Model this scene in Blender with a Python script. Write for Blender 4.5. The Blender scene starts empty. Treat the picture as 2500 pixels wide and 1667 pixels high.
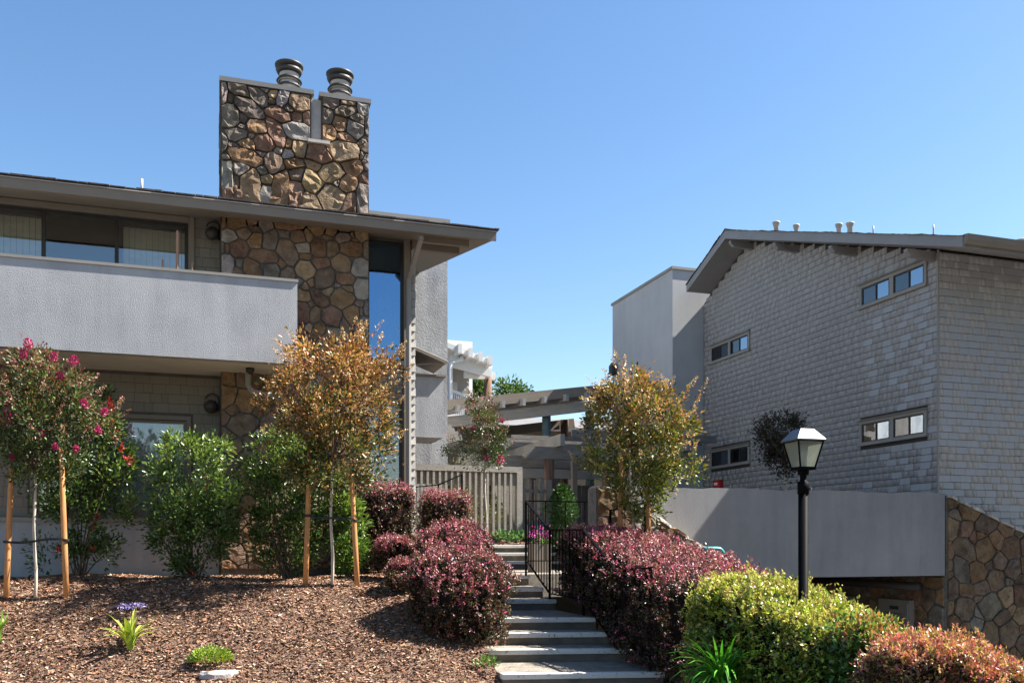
import bpy, math, random
import numpy as np
from mathutils import Vector
from mathutils.geometry import delaunay_2d_cdt

rng = np.random.default_rng(11)
random.seed(11)
SC = bpy.context.scene
COL = SC.collection

# ---------------------------------------------------------------- camera
# World axes follow the houses: X runs along the house fronts, Y into the courtyard, Z = 0 is eye level.
YAW = math.radians(18.0)
FPX, CX0, HZ = 2190.0, 1250.0, 1330.0          # focal length, centre and horizon in photograph pixels
SN, CS = math.sin(YAW), math.cos(YAW)
cam_d = bpy.data.cameras.new('camera')
cam_d.sensor_width = 36.0
cam_d.lens = 36.0 * FPX / 2500.0
cam_d.shift_y = (HZ - 833.5) / 2500.0
cam_d.clip_start, cam_d.clip_end = 0.1, 3000.0
cam = bpy.data.objects.new('camera', cam_d)
cam.rotation_euler = (math.radians(90), 0, -YAW)
COL.objects.link(cam)
SC.camera = cam

# ---------------------------------------------------------------- daylight
SUN_TO = Vector((1.0, -0.17, 1.16)).normalized()     # towards the sun
el = math.asin(SUN_TO.z)
az = math.atan2(SUN_TO.x, SUN_TO.y)
world = bpy.data.worlds.new('World')
SC.world = world
world.use_nodes = True
wn = world.node_tree
wn.nodes.clear()
sky = wn.nodes.new('ShaderNodeTexSky')
sky.sky_type = 'NISHITA'
sky.sun_disc = False
sky.sun_elevation = el
sky.sun_rotation = az
sky.altitude = 100
sky.air_density = 1.0
sky.dust_density = 0.5
sky.ozone_density = 0.0
bg = wn.nodes.new('ShaderNodeBackground')
bg.inputs['Strength'].default_value = 0.06
wo = wn.nodes.new('ShaderNodeOutputWorld')
hs = wn.nodes.new('ShaderNodeHueSaturation')
hs.inputs['Saturation'].default_value = 1.22
wn.links.new(sky.outputs[0], hs.inputs['Color'])
wn.links.new(hs.outputs[0], bg.inputs[0])
wn.links.new(bg.outputs[0], wo.inputs[0])
sun_d = bpy.data.lights.new('sun', 'SUN')
sun_d.energy = 5.0
sun_d.angle = math.radians(0.53)
sun_d.color = (1.0, 0.95, 0.87)
sun = bpy.data.objects.new('sun', sun_d)
sun.rotation_euler = SUN_TO.to_track_quat('Z', 'Y').to_euler()
sun.location = (10, -5, 20)
COL.objects.link(sun)
SC.view_settings.view_transform = 'Standard'
SC.view_settings.look = 'None'
SC.view_settings.exposure = 1.89
SC.view_settings.gamma = 1.0
SC.cycles.max_bounces = 8
SC.cycles.transparent_max_bounces = 12
SC.cycles.use_denoising = True


def px(x, y, Y=None, X=None, d=None):
    """The world point that a photograph pixel shows, on the plane Y=.., X=.. or at depth d."""
    r = (x - CX0) / FPX
    if d is None:
        d = Y / (CS - r * SN) if Y is not None else X / (SN + r * CS)
    return Vector((d * (SN + r * CS), d * (CS - r * SN), (HZ - y) / FPX * d))


# ---------------------------------------------------------------- materials
def nodes_of(name):
    m = bpy.data.materials.new(name)
    m.use_nodes = True
    nt = m.node_tree
    return m, nt, nt.nodes['Principled BSDF']


def mixcol(nt, fac, a, b, mode='MIX'):
    n = nt.nodes.new('ShaderNodeMix')
    n.data_type = 'RGBA'
    n.blend_type = mode
    for k, v in ((0, fac), (6, a), (7, b)):
        if isinstance(v, (int, float)):
            n.inputs[k].default_value = v
        elif isinstance(v, tuple):
            n.inputs[k].default_value = (*v[:3], 1)
        else:
            nt.links.new(v, n.inputs[k])
    return n.outputs[2]


def noise(nt, scale, detail=4, rough=0.55, vec=None, dist=0.0):
    n = nt.nodes.new('ShaderNodeTexNoise')
    n.inputs['Scale'].default_value = scale
    n.inputs['Detail'].default_value = detail
    n.inputs['Roughness'].default_value = rough
    n.inputs['Distortion'].default_value = dist
    if vec is not None:
        nt.links.new(vec, n.inputs['Vector'])
    return n.outputs[0]


def ramp(nt, f, a, b):
    n = nt.nodes.new('ShaderNodeMapRange')
    n.inputs[1].default_value, n.inputs[2].default_value = a, b
    nt.links.new(f, n.inputs[0])
    return n.outputs[0]


def pmat(name, col, rough=0.8, var=0.15, vs=3.0, bump=0.2, bs=40.0, bd=0.02, spec=0.3, metal=0.0,
         source=None, stretch=None, rnd=0.0, stain=0.0):
    """Plain procedural surface: colour mottled by noise, fine relief. source='obj' takes the object's own colour."""
    m, nt, p = nodes_of(name)
    tc = nt.nodes.new('ShaderNodeTexCoord')
    vec = tc.outputs['Object']
    if stretch:
        mp = nt.nodes.new('ShaderNodeMapping')
        mp.inputs['Scale'].default_value = stretch
        nt.links.new(vec, mp.inputs[0])
        vec = mp.outputs[0]
    base = col
    if source == 'obj':
        oi = nt.nodes.new('ShaderNodeObjectInfo')
        base = oi.outputs['Color']
    elif source == 'attr':
        at = nt.nodes.new('ShaderNodeAttribute')
        at.attribute_name = 'Col'
        base = at.outputs['Color']
    if rnd:
        oi = nt.nodes.new('ShaderNodeObjectInfo')
        f = ramp(nt, oi.outputs['Random'], 0, 1)
        base = mixcol(nt, f, tuple(c * (1 - rnd) for c in col), tuple(c * (1 + rnd) for c in col))
    f = ramp(nt, noise(nt, vs, 6, 0.6, vec), 0.3, 0.7)
    dark = mixcol(nt, 1.0, base, (1 - var,) * 3, 'MULTIPLY')
    lite = mixcol(nt, 1.0, base, (1 + var,) * 3, 'MULTIPLY')
    c = mixcol(nt, f, dark, lite)
    if stain:
        mp = nt.nodes.new('ShaderNodeMapping')
        mp.inputs['Scale'].default_value = (2.2, 2.2, 0.35)
        nt.links.new(tc.outputs['Object'], mp.inputs[0])
        g = ramp(nt, noise(nt, 2.0, 5, 0.6, mp.outputs[0]), 0.42, 0.72)
        c = mixcol(nt, g, c, mixcol(nt, 1.0, c, (1 - stain, 1 - stain, 1 - stain * 0.9), 'MULTIPLY'))
    nt.links.new(c, p.inputs['Base Color'])
    p.inputs['Roughness'].default_value = rough
    p.inputs['Metallic'].default_value = metal
    p.inputs['Specular IOR Level'].default_value = spec
    if bump:
        b = nt.nodes.new('ShaderNodeBump')
        b.inputs['Strength'].default_value = bump
        b.inputs['Distance'].default_value = bd
        nt.links.new(noise(nt, bs, 6, 0.65, vec), b.inputs['Height'])
        nt.links.new(b.outputs[0], p.inputs['Normal'])
    return m


def leafmat(name, trans=0.3, rough=0.42, spec=0.45):
    m, nt, p = nodes_of(name)
    at = nt.nodes.new('ShaderNodeAttribute')
    at.attribute_name = 'Col'
    p.inputs['Roughness'].default_value = rough
    p.inputs['Specular IOR Level'].default_value = spec
    nt.links.new(at.outputs['Color'], p.inputs['Base Color'])
    tr = nt.nodes.new('ShaderNodeBsdfTranslucent')
    nt.links.new(mixcol(nt, 1.0, at.outputs['Color'], (1.5, 1.45, 1.0), 'MULTIPLY'), tr.inputs[0])
    mx = nt.nodes.new('ShaderNodeMixShader')
    mx.inputs[0].default_value = trans
    nt.links.new(p.outputs[0], mx.inputs[1])
    nt.links.new(tr.outputs[0], mx.inputs[2])
    nt.links.new(mx.outputs[0], nt.nodes['Material Output'].inputs[0])
    return m


def glassmat(name, refl=0.12, tint=(0.75, 0.8, 0.82), wavy=0.0, fmul=1.0, gcol=(1, 1, 1)):
    m, nt, p = nodes_of(name)
    nt.nodes.remove(p)
    fr = nt.nodes.new('ShaderNodeFresnel')
    fr.inputs[0].default_value = 1.5
    ad = nt.nodes.new('ShaderNodeMath')
    ad.operation = 'MULTIPLY_ADD'
    ad.use_clamp = True
    ad.inputs[1].default_value = fmul
    ad.inputs[2].default_value = refl
    nt.links.new(fr.outputs[0], ad.inputs[0])
    gl = nt.nodes.new('ShaderNodeBsdfGlossy')
    gl.inputs['Roughness'].default_value = 0.02
    gl.inputs['Color'].default_value = (*gcol, 1)
    if wavy:
        tc = nt.nodes.new('ShaderNodeTexCoord')
        b = nt.nodes.new('ShaderNodeBump')
        b.inputs['Strength'].default_value = wavy
        b.inputs['Distance'].default_value = 0.02
        nt.links.new(noise(nt, 1.6, 2, 0.5, tc.outputs['Object']), b.inputs['Height'])
        nt.links.new(b.outputs[0], gl.inputs['Normal'])
    tr = nt.nodes.new('ShaderNodeBsdfTransparent')
    tr.inputs[0].default_value = (*tint, 1)
    mx = nt.nodes.new('ShaderNodeMixShader')
    nt.links.new(ad.outputs[0], mx.inputs[0])
    nt.links.new(tr.outputs[0], mx.inputs[1])
    nt.links.new(gl.outputs[0], mx.inputs[2])
    nt.links.new(mx.outputs[0], nt.nodes['Material Output'].inputs[0])
    return m


MT = {}
MT['stucco'] = pmat('stucco', (0.36, 0.365, 0.375), 0.92, 0.10, 1.2, 0.5, 62, 0.02, 0.15, stain=0.14)
MT['stucco_smooth'] = pmat('stucco_smooth', (0.24, 0.24, 0.245), 0.9, 0.12, 0.9, 0.35, 55, 0.02, 0.15, stain=0.13)
MT['stucco_tower'] = pmat('stucco_tower', (0.40, 0.40, 0.40), 0.9, 0.10, 0.7, 0.2, 40, 0.02, 0.15, stain=0.06)
MT['stucco_shaft'] = pmat('stucco_shaft', (0.42, 0.42, 0.415), 0.9, 0.26, 1.1, 0.45, 26, 0.02, 0.15, stain=0.3)
MT['soffit'] = pmat('soffit', (0.55, 0.53, 0.49), 0.85, 0.06, 1.5, 0.15, 30)
MT['trim'] = pmat('trim', (0.19, 0.162, 0.13), 0.6, 0.08, 2.0, 0.1, 30, 0.01)
MT['trim_light'] = pmat('trim_light', (0.25, 0.235, 0.215), 0.65, 0.10, 2.0, 0.1, 30, 0.01)
MT['fascia_gray'] = pmat('fascia_gray', (0.24, 0.235, 0.235), 0.6, 0.10, 2.0, 0.1, 30, 0.01)
MT['roofing'] = pmat('roofing', (0.07, 0.06, 0.055), 0.95, 0.35, 8.0, 0.6, 30, 0.02, 0.1)
MT['metal_cap'] = pmat('metal_cap', (0.17, 0.16, 0.15), 0.5, 0.15, 3.0, 0.05, 30, 0.01, 0.4)
MT['flue'] = pmat('flue', (0.42, 0.385, 0.35), 0.55, 0.15, 5.0, 0.1, 20, 0.01, 0.35)
MT['flue_dark'] = pmat('flue_dark', (0.045, 0.042, 0.04), 0.5, 0.2, 5.0, 0.1, 20, 0.01, 0.35)
MT['lamp_roof'] = pmat('lamp_roof', (0.10, 0.10, 0.105), 0.38, 0.15, 6, 0.03, 30, 0.005, 0.6, 0.3)
MT['mortar'] = pmat('mortar', (0.105, 0.096, 0.086), 0.95, 0.25, 8.0, 0.6, 50, 0.02, 0.1)
MT['mortar_mid'] = pmat('mortar_mid', (0.15, 0.135, 0.115), 0.95, 0.3, 8.0, 0.6, 50, 0.02, 0.1)
MT['mortar_pale'] = pmat('mortar_pale', (0.20, 0.19, 0.175), 0.95, 0.25, 8.0, 0.6, 50, 0.02, 0.1)
MT['wood_gray'] = pmat('wood_gray', (0.195, 0.178, 0.158), 0.8, 0.22, 3.0, 0.4, 14, 0.02, 0.2, stretch=(1, 1, 5))
MT['wood_dark'] = pmat('wood_dark', (0.10, 0.088, 0.08), 0.8, 0.22, 3.0, 0.3, 14, 0.02, 0.2)
MT['post_brown'] = pmat('post_brown', (0.13, 0.075, 0.05), 0.8, 0.35, 3.0, 0.5, 9, 0.04, 0.2, stretch=(3, 3, .5))
MT['post_teal'] = pmat('post_teal', (0.09, 0.13, 0.13), 0.7, 0.4, 4.0, 0.4, 12, 0.03)
MT['frame_dark'] = pmat('frame_dark', (0.035, 0.032, 0.03), 0.45, 0.1, 3.0, 0.0)
MT['glass'] = glassmat('glass', 0.10, (0.9, 0.92, 0.92), 0.05)
MT['glass_screen'] = glassmat('glass_screen', 0.0, (0.3, 0.3, 0.3), 0.0, 0.15)
MT['glass_sky'] = glassmat('glass_sky', 0.02, (0.45, 0.48, 0.5), 0.12, 0.45, (0.7, 0.8, 0.9))
MT['glass_big'] = glassmat('glass_big', 0.34, (0.55, 0.6, 0.65), 0.03, 1.0, (0.34, 0.58, 0.85))
MT['glass_pale'] = glassmat('glass_pale', 0.07, (0.88, 0.9, 0.92))
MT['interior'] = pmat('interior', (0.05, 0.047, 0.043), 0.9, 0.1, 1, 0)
MT['blind'] = pmat('blind', (0.62, 0.57, 0.44), 0.75, 0.15, 2, 0.3, 40, 0.01, stretch=(1, 1, 4))
MT['blind_white'] = pmat('blind_white', (0.55, 0.55, 0.54), 0.7, 0.05, 2, 0.05)
MT['iron'] = pmat('iron', (0.004, 0.0042, 0.005), 0.55, 0.3, 6, 0.15, 40, 0.005, 0.03)
MT['concrete'] = pmat('concrete', (0.26, 0.23, 0.19), 0.95, 0.28, 7, 0.9, 70, 0.02, 0.15, stain=0.12)
MT['fence_paint'] = pmat('fence_paint', (0.36, 0.33, 0.285), 0.8, 0.14, 3.0, 0.3, 14, 0.02, 0.2, stretch=(1, 1, 5))
MT['riser'] = pmat('riser', (0.15, 0.132, 0.108), 0.95, 0.25, 5, 0.6, 80, 0.02, 0.15)
MT['white'] = pmat('white', (0.74, 0.74, 0.72), 0.6, 0.05, 2, 0.1, 30, 0.01)
MT['red'] = pmat('red', (0.42, 0.02, 0.02), 0.4, 0.1, 2, 0)
MT['teal'] = pmat('teal', (0.03, 0.26, 0.26), 0.35, 0.1, 3, 0.0, spec=0.5)
MT['vase'] = pmat('vase', (0.05, 0.06, 0.08), 0.4, 0.1, 3, 0.0)
MT['stake'] = pmat('stake', (0.42, 0.20, 0.075), 0.7, 0.3, 3, 0.3, 10, 0.02, stretch=(4, 4, .5))
MT['bark'] = pmat('bark', (0.40, 0.35, 0.29), 0.8, 0.3, 6, 0.4, 20, 0.02, stretch=(3, 3, .6))
MT['twig'] = pmat('twig', (0.10, 0.065, 0.045), 0.85, 0.3, 6, 0.2, 20, 0.02)
MT['strap'] = pmat('strap', (0.015, 0.015, 0.016), 0.55, 0.2, 6, 0.1)
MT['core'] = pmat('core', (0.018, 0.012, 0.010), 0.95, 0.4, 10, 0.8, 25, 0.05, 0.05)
MT['asphalt'] = pmat('asphalt', (0.13, 0.123, 0.115), 0.95, 0.2, 2, 0.4, 80, 0.02, 0.15)
MT['grey_rock'] = pmat('grey_rock', (0.33, 0.32, 0.31), 0.9, 0.2, 9, 0.6, 25, 0.03)
MT['panel'] = pmat('panel', (0.23, 0.215, 0.19), 0.6, 0.08, 3, 0.05)
MT['sign_white'] = pmat('sign_white', (0.7, 0.69, 0.67), 0.6, 0.05, 3, 0)
MT['stick'] = pmat('stick', (0.33, 0.19, 0.12), 0.7, 0.25, 5, 0.2)
MT['leaf'] = leafmat('leaf', 0.20)
MT['leaf_gloss'] = leafmat('leaf_gloss', 0.26, 0.32, 0.5)
MT['chip'] = pmat('chip', (0.2, 0.1, 0.08), 0.9, 0.25, 30, 0.3, 60, 0.005, 0.15, source='attr')
MT['rafter_white'] = pmat('rafter_white', (0.58, 0.57, 0.55), 0.6, 0.05, 2, 0.05)


def stonemat(name, cmul=1.0, weather=0.5):
    m, nt, p = nodes_of(name)
    tc = nt.nodes.new('ShaderNodeTexCoord')
    oi = nt.nodes.new('ShaderNodeObjectInfo')
    base = mixcol(nt, 1.0, oi.outputs['Color'], (cmul,) * 3, 'MULTIPLY')
    n1 = ramp(nt, noise(nt, 5.0, 6, 0.65, tc.outputs['Object'], 0.6), 0.35, 0.7)
    c = mixcol(nt, n1, mixcol(nt, 1.0, base, (0.6, 0.56, 0.53), 'MULTIPLY'), mixcol(nt, 1.0, base, (1.2, 1.15, 1.08), 'MULTIPLY'))
    n2 = ramp(nt, noise(nt, 9.0, 5, 0.7, tc.outputs['Object'], 0.3), 0.5, 0.78)
    c = mixcol(nt, n2, c, mixcol(nt, weather * .6, c, (0.30, 0.28, 0.26)))
    n3 = ramp(nt, noise(nt, 2.2, 4, 0.6, tc.outputs['Object'], 0.3), 0.52, 0.75)
    c = mixcol(nt, n3, c, mixcol(nt, 1.0, c, (0.5, 0.47, 0.45), 'MULTIPLY'))
    nt.links.new(c, p.inputs['Base Color'])
    p.inputs['Roughness'].default_value = 0.88
    p.inputs['Specular IOR Level'].default_value = 0.2
    b = nt.nodes.new('ShaderNodeBump')
    b.inputs['Strength'].default_value = 0.9
    b.inputs['Distance'].default_value = 0.035
    nt.links.new(noise(nt, 13.0, 6, 0.62, tc.outputs['Object'], 0.2), b.inputs['Height'])
    nt.links.new(b.outputs[0], p.inputs['Normal'])
    return m


MT['stone'] = stonemat('stone')


def shinglemat(name, col, rnd, attr):
    m, nt, p = nodes_of(name)
    tc = nt.nodes.new('ShaderNodeTexCoord')
    if attr:
        at = nt.nodes.new('ShaderNodeAttribute')
        at.attribute_name = 'Col'
        r = at.outputs['Fac']
    else:
        oi = nt.nodes.new('ShaderNodeObjectInfo')
        r = oi.outputs['Random']
    c = mixcol(nt, r, tuple(x * (1 - rnd) for x in col), tuple(x * (1 + rnd) for x in col))
    mp = nt.nodes.new('ShaderNodeMapping')
    mp.inputs['Scale'].default_value = (30, 30, 3)
    nt.links.new(tc.outputs['Object'], mp.inputs[0])
    g = noise(nt, 1.0, 4, 0.6, mp.outputs[0])
    c = mixcol(nt, ramp(nt, g, 0.3, 0.7), mixcol(nt, 1.0, c, (0.95,) * 3, 'MULTIPLY'), mixcol(nt, 1.0, c, (1.04,) * 3, 'MULTIPLY'))
    s = ramp(nt, noise(nt, 0.55, 4, 0.6, tc.outputs['Object']), 0.4, 0.75)
    c = mixcol(nt, s, c, mixcol(nt, 1.0, c, (0.92, 0.92, 0.93), 'MULTIPLY'))
    nt.links.new(c, p.inputs['Base Color'])
    p.inputs['Roughness'].default_value = 0.8
    p.inputs['Specular IOR Level'].default_value = 0.25
    b = nt.nodes.new('ShaderNodeBump')
    b.inputs['Strength'].default_value = 0.3
    b.inputs['Distance'].default_value = 0.01
    nt.links.new(g, b.inputs['Height'])
    nt.links.new(b.outputs[0], p.inputs['Normal'])
    return m


MT['shingle'] = shinglemat('shingle', (0.345, 0.347, 0.352), 0.03, False)
MT['shingle_mass'] = shinglemat('shingle_mass', (0.345, 0.347, 0.352), 0.03, True)
MT['shingle_taupe'] = shinglemat('shingle_taupe', (0.20, 0.178, 0.145), 0.06, False)
MT['shingle_edge'] = shinglemat('shingle_edge', (0.36, 0.345, 0.32), 0.08, False)


def mulchmat():
    m, nt, p = nodes_of('mulch')
    tc = nt.nodes.new('ShaderNodeTexCoord')
    a = noise(nt, 34, 5, 0.7, tc.outputs['Object'], 1.0)
    b = noise(nt, 2.0, 3, 0.5, tc.outputs['Object'])
    c = mixcol(nt, ramp(nt, a, 0.35, 0.7), (0.065, 0.032, 0.02), (0.29, 0.175, 0.115))
    c = mixcol(nt, ramp(nt, b, 0.3, 0.7), mixcol(nt, 1.0, c, (0.8,) * 3, 'MULTIPLY'), c)
    nt.links.new(c, p.inputs['Base Color'])
    p.inputs['Roughness'].default_value = 0.95
    bp = nt.nodes.new('ShaderNodeBump')
    bp.inputs['Strength'].default_value = 1.0
    bp.inputs['Distance'].default_value = 0.04
    nt.links.new(a, bp.inputs['Height'])
    nt.links.new(bp.outputs[0], p.inputs['Normal'])
    return m


MT['mulch'] = mulchmat()


def nosingmat():
    m, nt, p = nodes_of('nosing_paint')
    tc = nt.nodes.new('ShaderNodeTexCoord')
    a = ramp(nt, noise(nt, 22, 6, 0.75, tc.outputs['Object'], 0.3), 0.57, 0.66)
    c = mixcol(nt, a, (0.56, 0.55, 0.52), (0.16, 0.145, 0.12))
    nt.links.new(c, p.inputs['Base Color'])
    p.inputs['Roughness'].default_value = 0.85
    return m


MT['nosing'] = nosingmat()


# ---------------------------------------------------------------- object helpers
def root_of(o):
    while o.parent:
        o = o.parent
    return o


def thing(name, label, cat, loc=(0, 0, 0), group=None, kind=None):
    o = bpy.data.objects.new(name, None)
    o.empty_display_size = 0.2
    o.location = loc
    COL.objects.link(o)
    tag(o, label, cat, group, kind)
    return o


def tag(o, label=None, cat=None, group=None, kind=None):
    for k, v in (('label', label), ('category', cat), ('group', group), ('kind', kind)):
        if v:
            o[k] = v
    return o


def link(name, me, parent=None, loc=None):
    o = bpy.data.objects.new(name, me)
    if parent is not None:
        o.parent = parent
    if loc is not None:
        o.location = loc
    COL.objects.link(o)
    return o


class MB:
    """Collects shapes in world coordinates; build() links them as one mesh object under a thing or part."""

    def __init__(s):
        s.v, s.f = [], []

    def poly(s, pts, faces):
        n = len(s.v)
        s.v += [tuple(p) for p in pts]
        s.f += [tuple(i + n for i in f) for f in faces]
        return s

    def box(s, x0, x1, y0, y1, z0, z1):
        p = [(x, y, z) for z in (z0, z1) for y in (y0, y1) for x in (x0, x1)]
        return s.poly(p, [(0, 2, 3, 1), (4, 5, 7, 6), (0, 1, 5, 4), (2, 6, 7, 3), (0, 4, 6, 2), (1, 3, 7, 5)])

    def beam(s, a, b, w, h, up=(0, 0, 1)):
        a, b = Vector(a), Vector(b)
        t = (b - a).normalized()
        u = Vector(up)
        sd = t.cross(u)
        if sd.length < 1e-4:
            sd = t.cross(Vector((0, 1, 0)))
        sd.normalize()
        u = sd.cross(t).normalized()
        p = [c + sd * (i * w / 2) + u * (j * h / 2) for c in (a, b) for j in (-1, 1) for i in (-1, 1)]
        return s.poly(p, [(0, 1, 3, 2), (4, 6, 7, 5), (0, 4, 5, 1), (2, 3, 7, 6), (0, 2, 6, 4), (1, 5, 7, 3)])

    def prism(s, poly2, axis, a, b):
        """poly2 in the plane across axis: for 'x' (y,z), 'y' (x,z), 'z' (x,y)."""
        def mk(p, t):
            return {'x': (t, p[0], p[1]), 'y': (p[0], t, p[1]), 'z': (p[0], p[1], t)}[axis]
        n = len(poly2)
        pts = [mk(p, a) for p in poly2] + [mk(p, b) for p in poly2]
        return s.poly(pts, [tuple(range(n))[::-1], tuple(range(n, 2 * n))] +
                      [(i, (i + 1) % n, n + (i + 1) % n, n + i) for i in range(n)])

    def tube(s, pts, rad, seg=8, cap=True):
        pts = [Vector(p) for p in pts]
        if not isinstance(rad, (list, tuple)):
            rad = [rad] * len(pts)
        rings = []
        prev = None
        for i, p in enumerate(pts):
            t = (pts[min(i + 1, len(pts) - 1)] - pts[max(i - 1, 0)]).normalized()
            u = prev - t * prev.dot(t) if prev is not None else (Vector((1, 0, 0)) if abs(t.x) < .8 else Vector((0, 1, 0)))
            u = (u - t * u.dot(t)).normalized()
            prev = u
            w = t.cross(u)
            rings.append([p + (u * math.cos(2 * math.pi * k / seg) + w * math.sin(2 * math.pi * k / seg)) * rad[i] for k in range(seg)])
        P = [q for r in rings for q in r]
        fs = [(i * seg + k, i * seg + (k + 1) % seg, (i + 1) * seg + (k + 1) % seg, (i + 1) * seg + k)
              for i in range(len(pts) - 1) for k in range(seg)]
        if cap:
            fs += [tuple(range(seg))[::-1], tuple((len(pts) - 1) * seg + k for k in range(seg))]
        return s.poly(P, fs)

    def lathe(s, c, prof, seg=20):
        P = [(c[0] + r * math.cos(2 * math.pi * k / seg), c[1] + r * math.sin(2 * math.pi * k / seg), c[2] + z)
             for r, z in prof for k in range(seg)]
        n = len(prof)
        fs = [(i * seg + k, i * seg + (k + 1) % seg, (i + 1) * seg + (k + 1) % seg, (i + 1) * seg + k)
              for i in range(n - 1) for k in range(seg)]
        fs += [tuple(range(seg))[::-1], tuple((n - 1) * seg + k for k in range(seg))]
        return s.poly(P, fs)

    def build(s, name, mat, parent=None, smooth=False, bevel=0.0):
        me = bpy.data.meshes.new(name)
        org = Vector(root_of(parent).location) if parent is not None else Vector((0, 0, 0))
        me.from_pydata([(p[0] - org.x, p[1] - org.y, p[2] - org.z) for p in s.v], [], s.f)
        me.materials.append(MT[mat] if isinstance(mat, str) else mat)
        if smooth:
            me.shade_smooth()
        o = link(name, me, parent)
        if bevel:
            md = o.modifiers.new('bevel', 'BEVEL')
            md.width = bevel
            md.segments = 2
            md.limit_method = 'ANGLE'
        return o


def np_mesh(name, V, F, mat, parent=None, col=None, smooth=False):
    """Mesh from arrays: F is (n,3) or (n,4); col one colour per vertex."""
    me = bpy.data.meshes.new(name)
    org = np.array(root_of(parent).location) if parent is not None else np.zeros(3)
    V = np.asarray(V, dtype=np.float32) - org.astype(np.float32)
    F = np.asarray(F, dtype=np.int32)
    k = F.shape[1]
    me.vertices.add(len(V))
    me.vertices.foreach_set('co', V.ravel())
    me.loops.add(F.size)
    me.loops.foreach_set('vertex_index', F.ravel())
    me.polygons.add(len(F))
    me.polygons.foreach_set('loop_start', np.arange(0, F.size, k, dtype=np.int32))
    me.update(calc_edges=True)
    if smooth:
        me.shade_smooth()
    if col is not None:
        at = me.attributes.new('Col', 'FLOAT_COLOR', 'POINT')
        c = np.ones((len(V), 4), dtype=np.float32)
        c[:, :3] = col
        at.data.foreach_set('color', c.ravel())
    me.materials.append(MT[mat] if isinstance(mat, str) else mat)
    return link(name, me, parent)


def unit(a):
    return a / np.maximum(np.linalg.norm(a, axis=1, keepdims=True), 1e-6)


def leaf_arrays(P, D, size, asp, fold=0.25, N=None):
    """Folded leaves: P base points, D pointing directions. Four points, two triangles each."""
    n = len(P)
    D = unit(D)
    if N is None:
        N = rng.normal(size=(n, 3)) + np.array([0, 0, 0.9])
    S = unit(np.cross(D, N))
    U = unit(np.cross(S, D))
    L = np.broadcast_to(np.asarray(size, dtype=float).reshape(-1, 1), (n, 1))
    tip = P + D * L
    mid = P + D * L * 0.48
    w = L * asp * 0.5
    a = mid + S * w + U * w * fold * 2
    b = mid - S * w + U * w * fold * 2
    V = np.stack([P, a, tip, b], axis=1).reshape(-1, 3)
    i = np.arange(n) * 4
    F = np.concatenate([np.stack([i, i + 1, i + 2], 1), np.stack([i, i + 2, i + 3], 1)])
    return V, F


def leaf_obj(name, parent, parts, mat='leaf'):
    """parts: list of (P, D, size, aspect, colour per leaf)."""
    Vs, Fs, Cs, n = [], [], [], 0
    for P, D, size, asp, C in parts:
        V, F = leaf_arrays(P, D, size, asp)
        Vs.append(V)
        Fs.append(F + n)
        Cs.append(np.repeat(C, 4, axis=0))
        n += len(V)
    return np_mesh(name, np.concatenate(Vs), np.concatenate(Fs), mat, parent, np.concatenate(Cs))


def palette(n, cols, weights, jit=0.18):
    cols = np.array(cols)
    w = np.array(weights, dtype=float)
    k = rng.choice(len(cols), size=n, p=w / w.sum())
    c = cols[k] * (1 + jit * rng.normal(size=(n, 1))) * (1 + 0.06 * rng.normal(size=(n, 3)))
    return np.clip(c, 0.004, 0.95)


# ================================================================ GROUND
def fsmooth(xs, ys, x):
    return np.interp(x, xs, ys)


_TW = [0, 9.7, 10.1, 10.5, 11.0, 11.5, 12.0, 12.55, 13.1, 40]         # bank seen from the street: depth, height
_TZ = [-1.62, -1.62, -1.54, -1.36, -1.12, -0.89, -0.70, -0.55, -0.50, -0.50]


def tz(x, y):
    x, y = np.asarray(x, float), np.asarray(y, float)
    z = np.interp(x * SN + y * CS, _TW, _TZ)
    z = np.where(y > 15.6, np.interp(y, [15.6, 16.6, 18.4, 19.3, 40], [-0.5, -0.42, 0.0, 0.28, 0.3]), z)
    z = z + 0.022 * np.sin(1.3 * x + 0.7 * y) + 0.018 * np.sin(2.9 * x - 1.7 * y + 1.0) + 0.012 * np.sin(6.1 * x + 4.3 * y)
    z = z - 0.10 * np.clip((x - 2.4) / .6, 0, 1) * np.clip((11.2 - y) / .8, 0, 1)
    return z


def tzf(x, y):
    return float(tz(x, y))


# one sheet to the horizon with a sunken drive before the garage opening
HX0, HX1, HY0, HY1, HD = 7.3, 26.0, 8.9, 24.0, -2.65
MB().poly([(-900, -900, -1.70), (900, -900, -1.70), (900, 1500, -1.70), (-900, 1500, -1.70),
           (HX0, HY0, -1.70), (HX1, HY0, -1.70), (HX1, HY1, -1.70), (HX0, HY1, -1.70),
           (HX0, HY0, HD), (HX1, HY0, HD), (HX1, HY1, HD), (HX0, HY1, HD)],
          [(0, 1, 5, 4), (1, 2, 6, 5), (2, 3, 7, 6), (3, 0, 4, 7), (4, 5, 9, 8), (5, 6, 10, 9), (6, 7, 11, 10), (7, 4, 8, 11), (8, 9, 10, 11)]) \
    .build('ground', 'asphalt')
bpy.data.objects['ground']['kind'] = 'structure'


def sheet(name, x0, x1, y0, y1, nx, ny, zf, mat):
    X, Y = np.meshgrid(np.linspace(x0, x1, nx), np.linspace(y0, y1, ny))
    V = np.stack([X, Y, zf(X, Y)], -1).reshape(-1, 3)
    i = np.arange((ny - 1) * nx).reshape(ny - 1, nx)[:, :-1].ravel()
    F = np.stack([i, i + 1, i + nx + 1, i + nx], 1)
    o = np_mesh(name, V, F, mat, smooth=True)
    o['kind'] = 'structure'
    return o


sheet('mulch_bed', -11, 3.085, 8.6, 17.4, 110, 90, tz, 'mulch')


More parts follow.
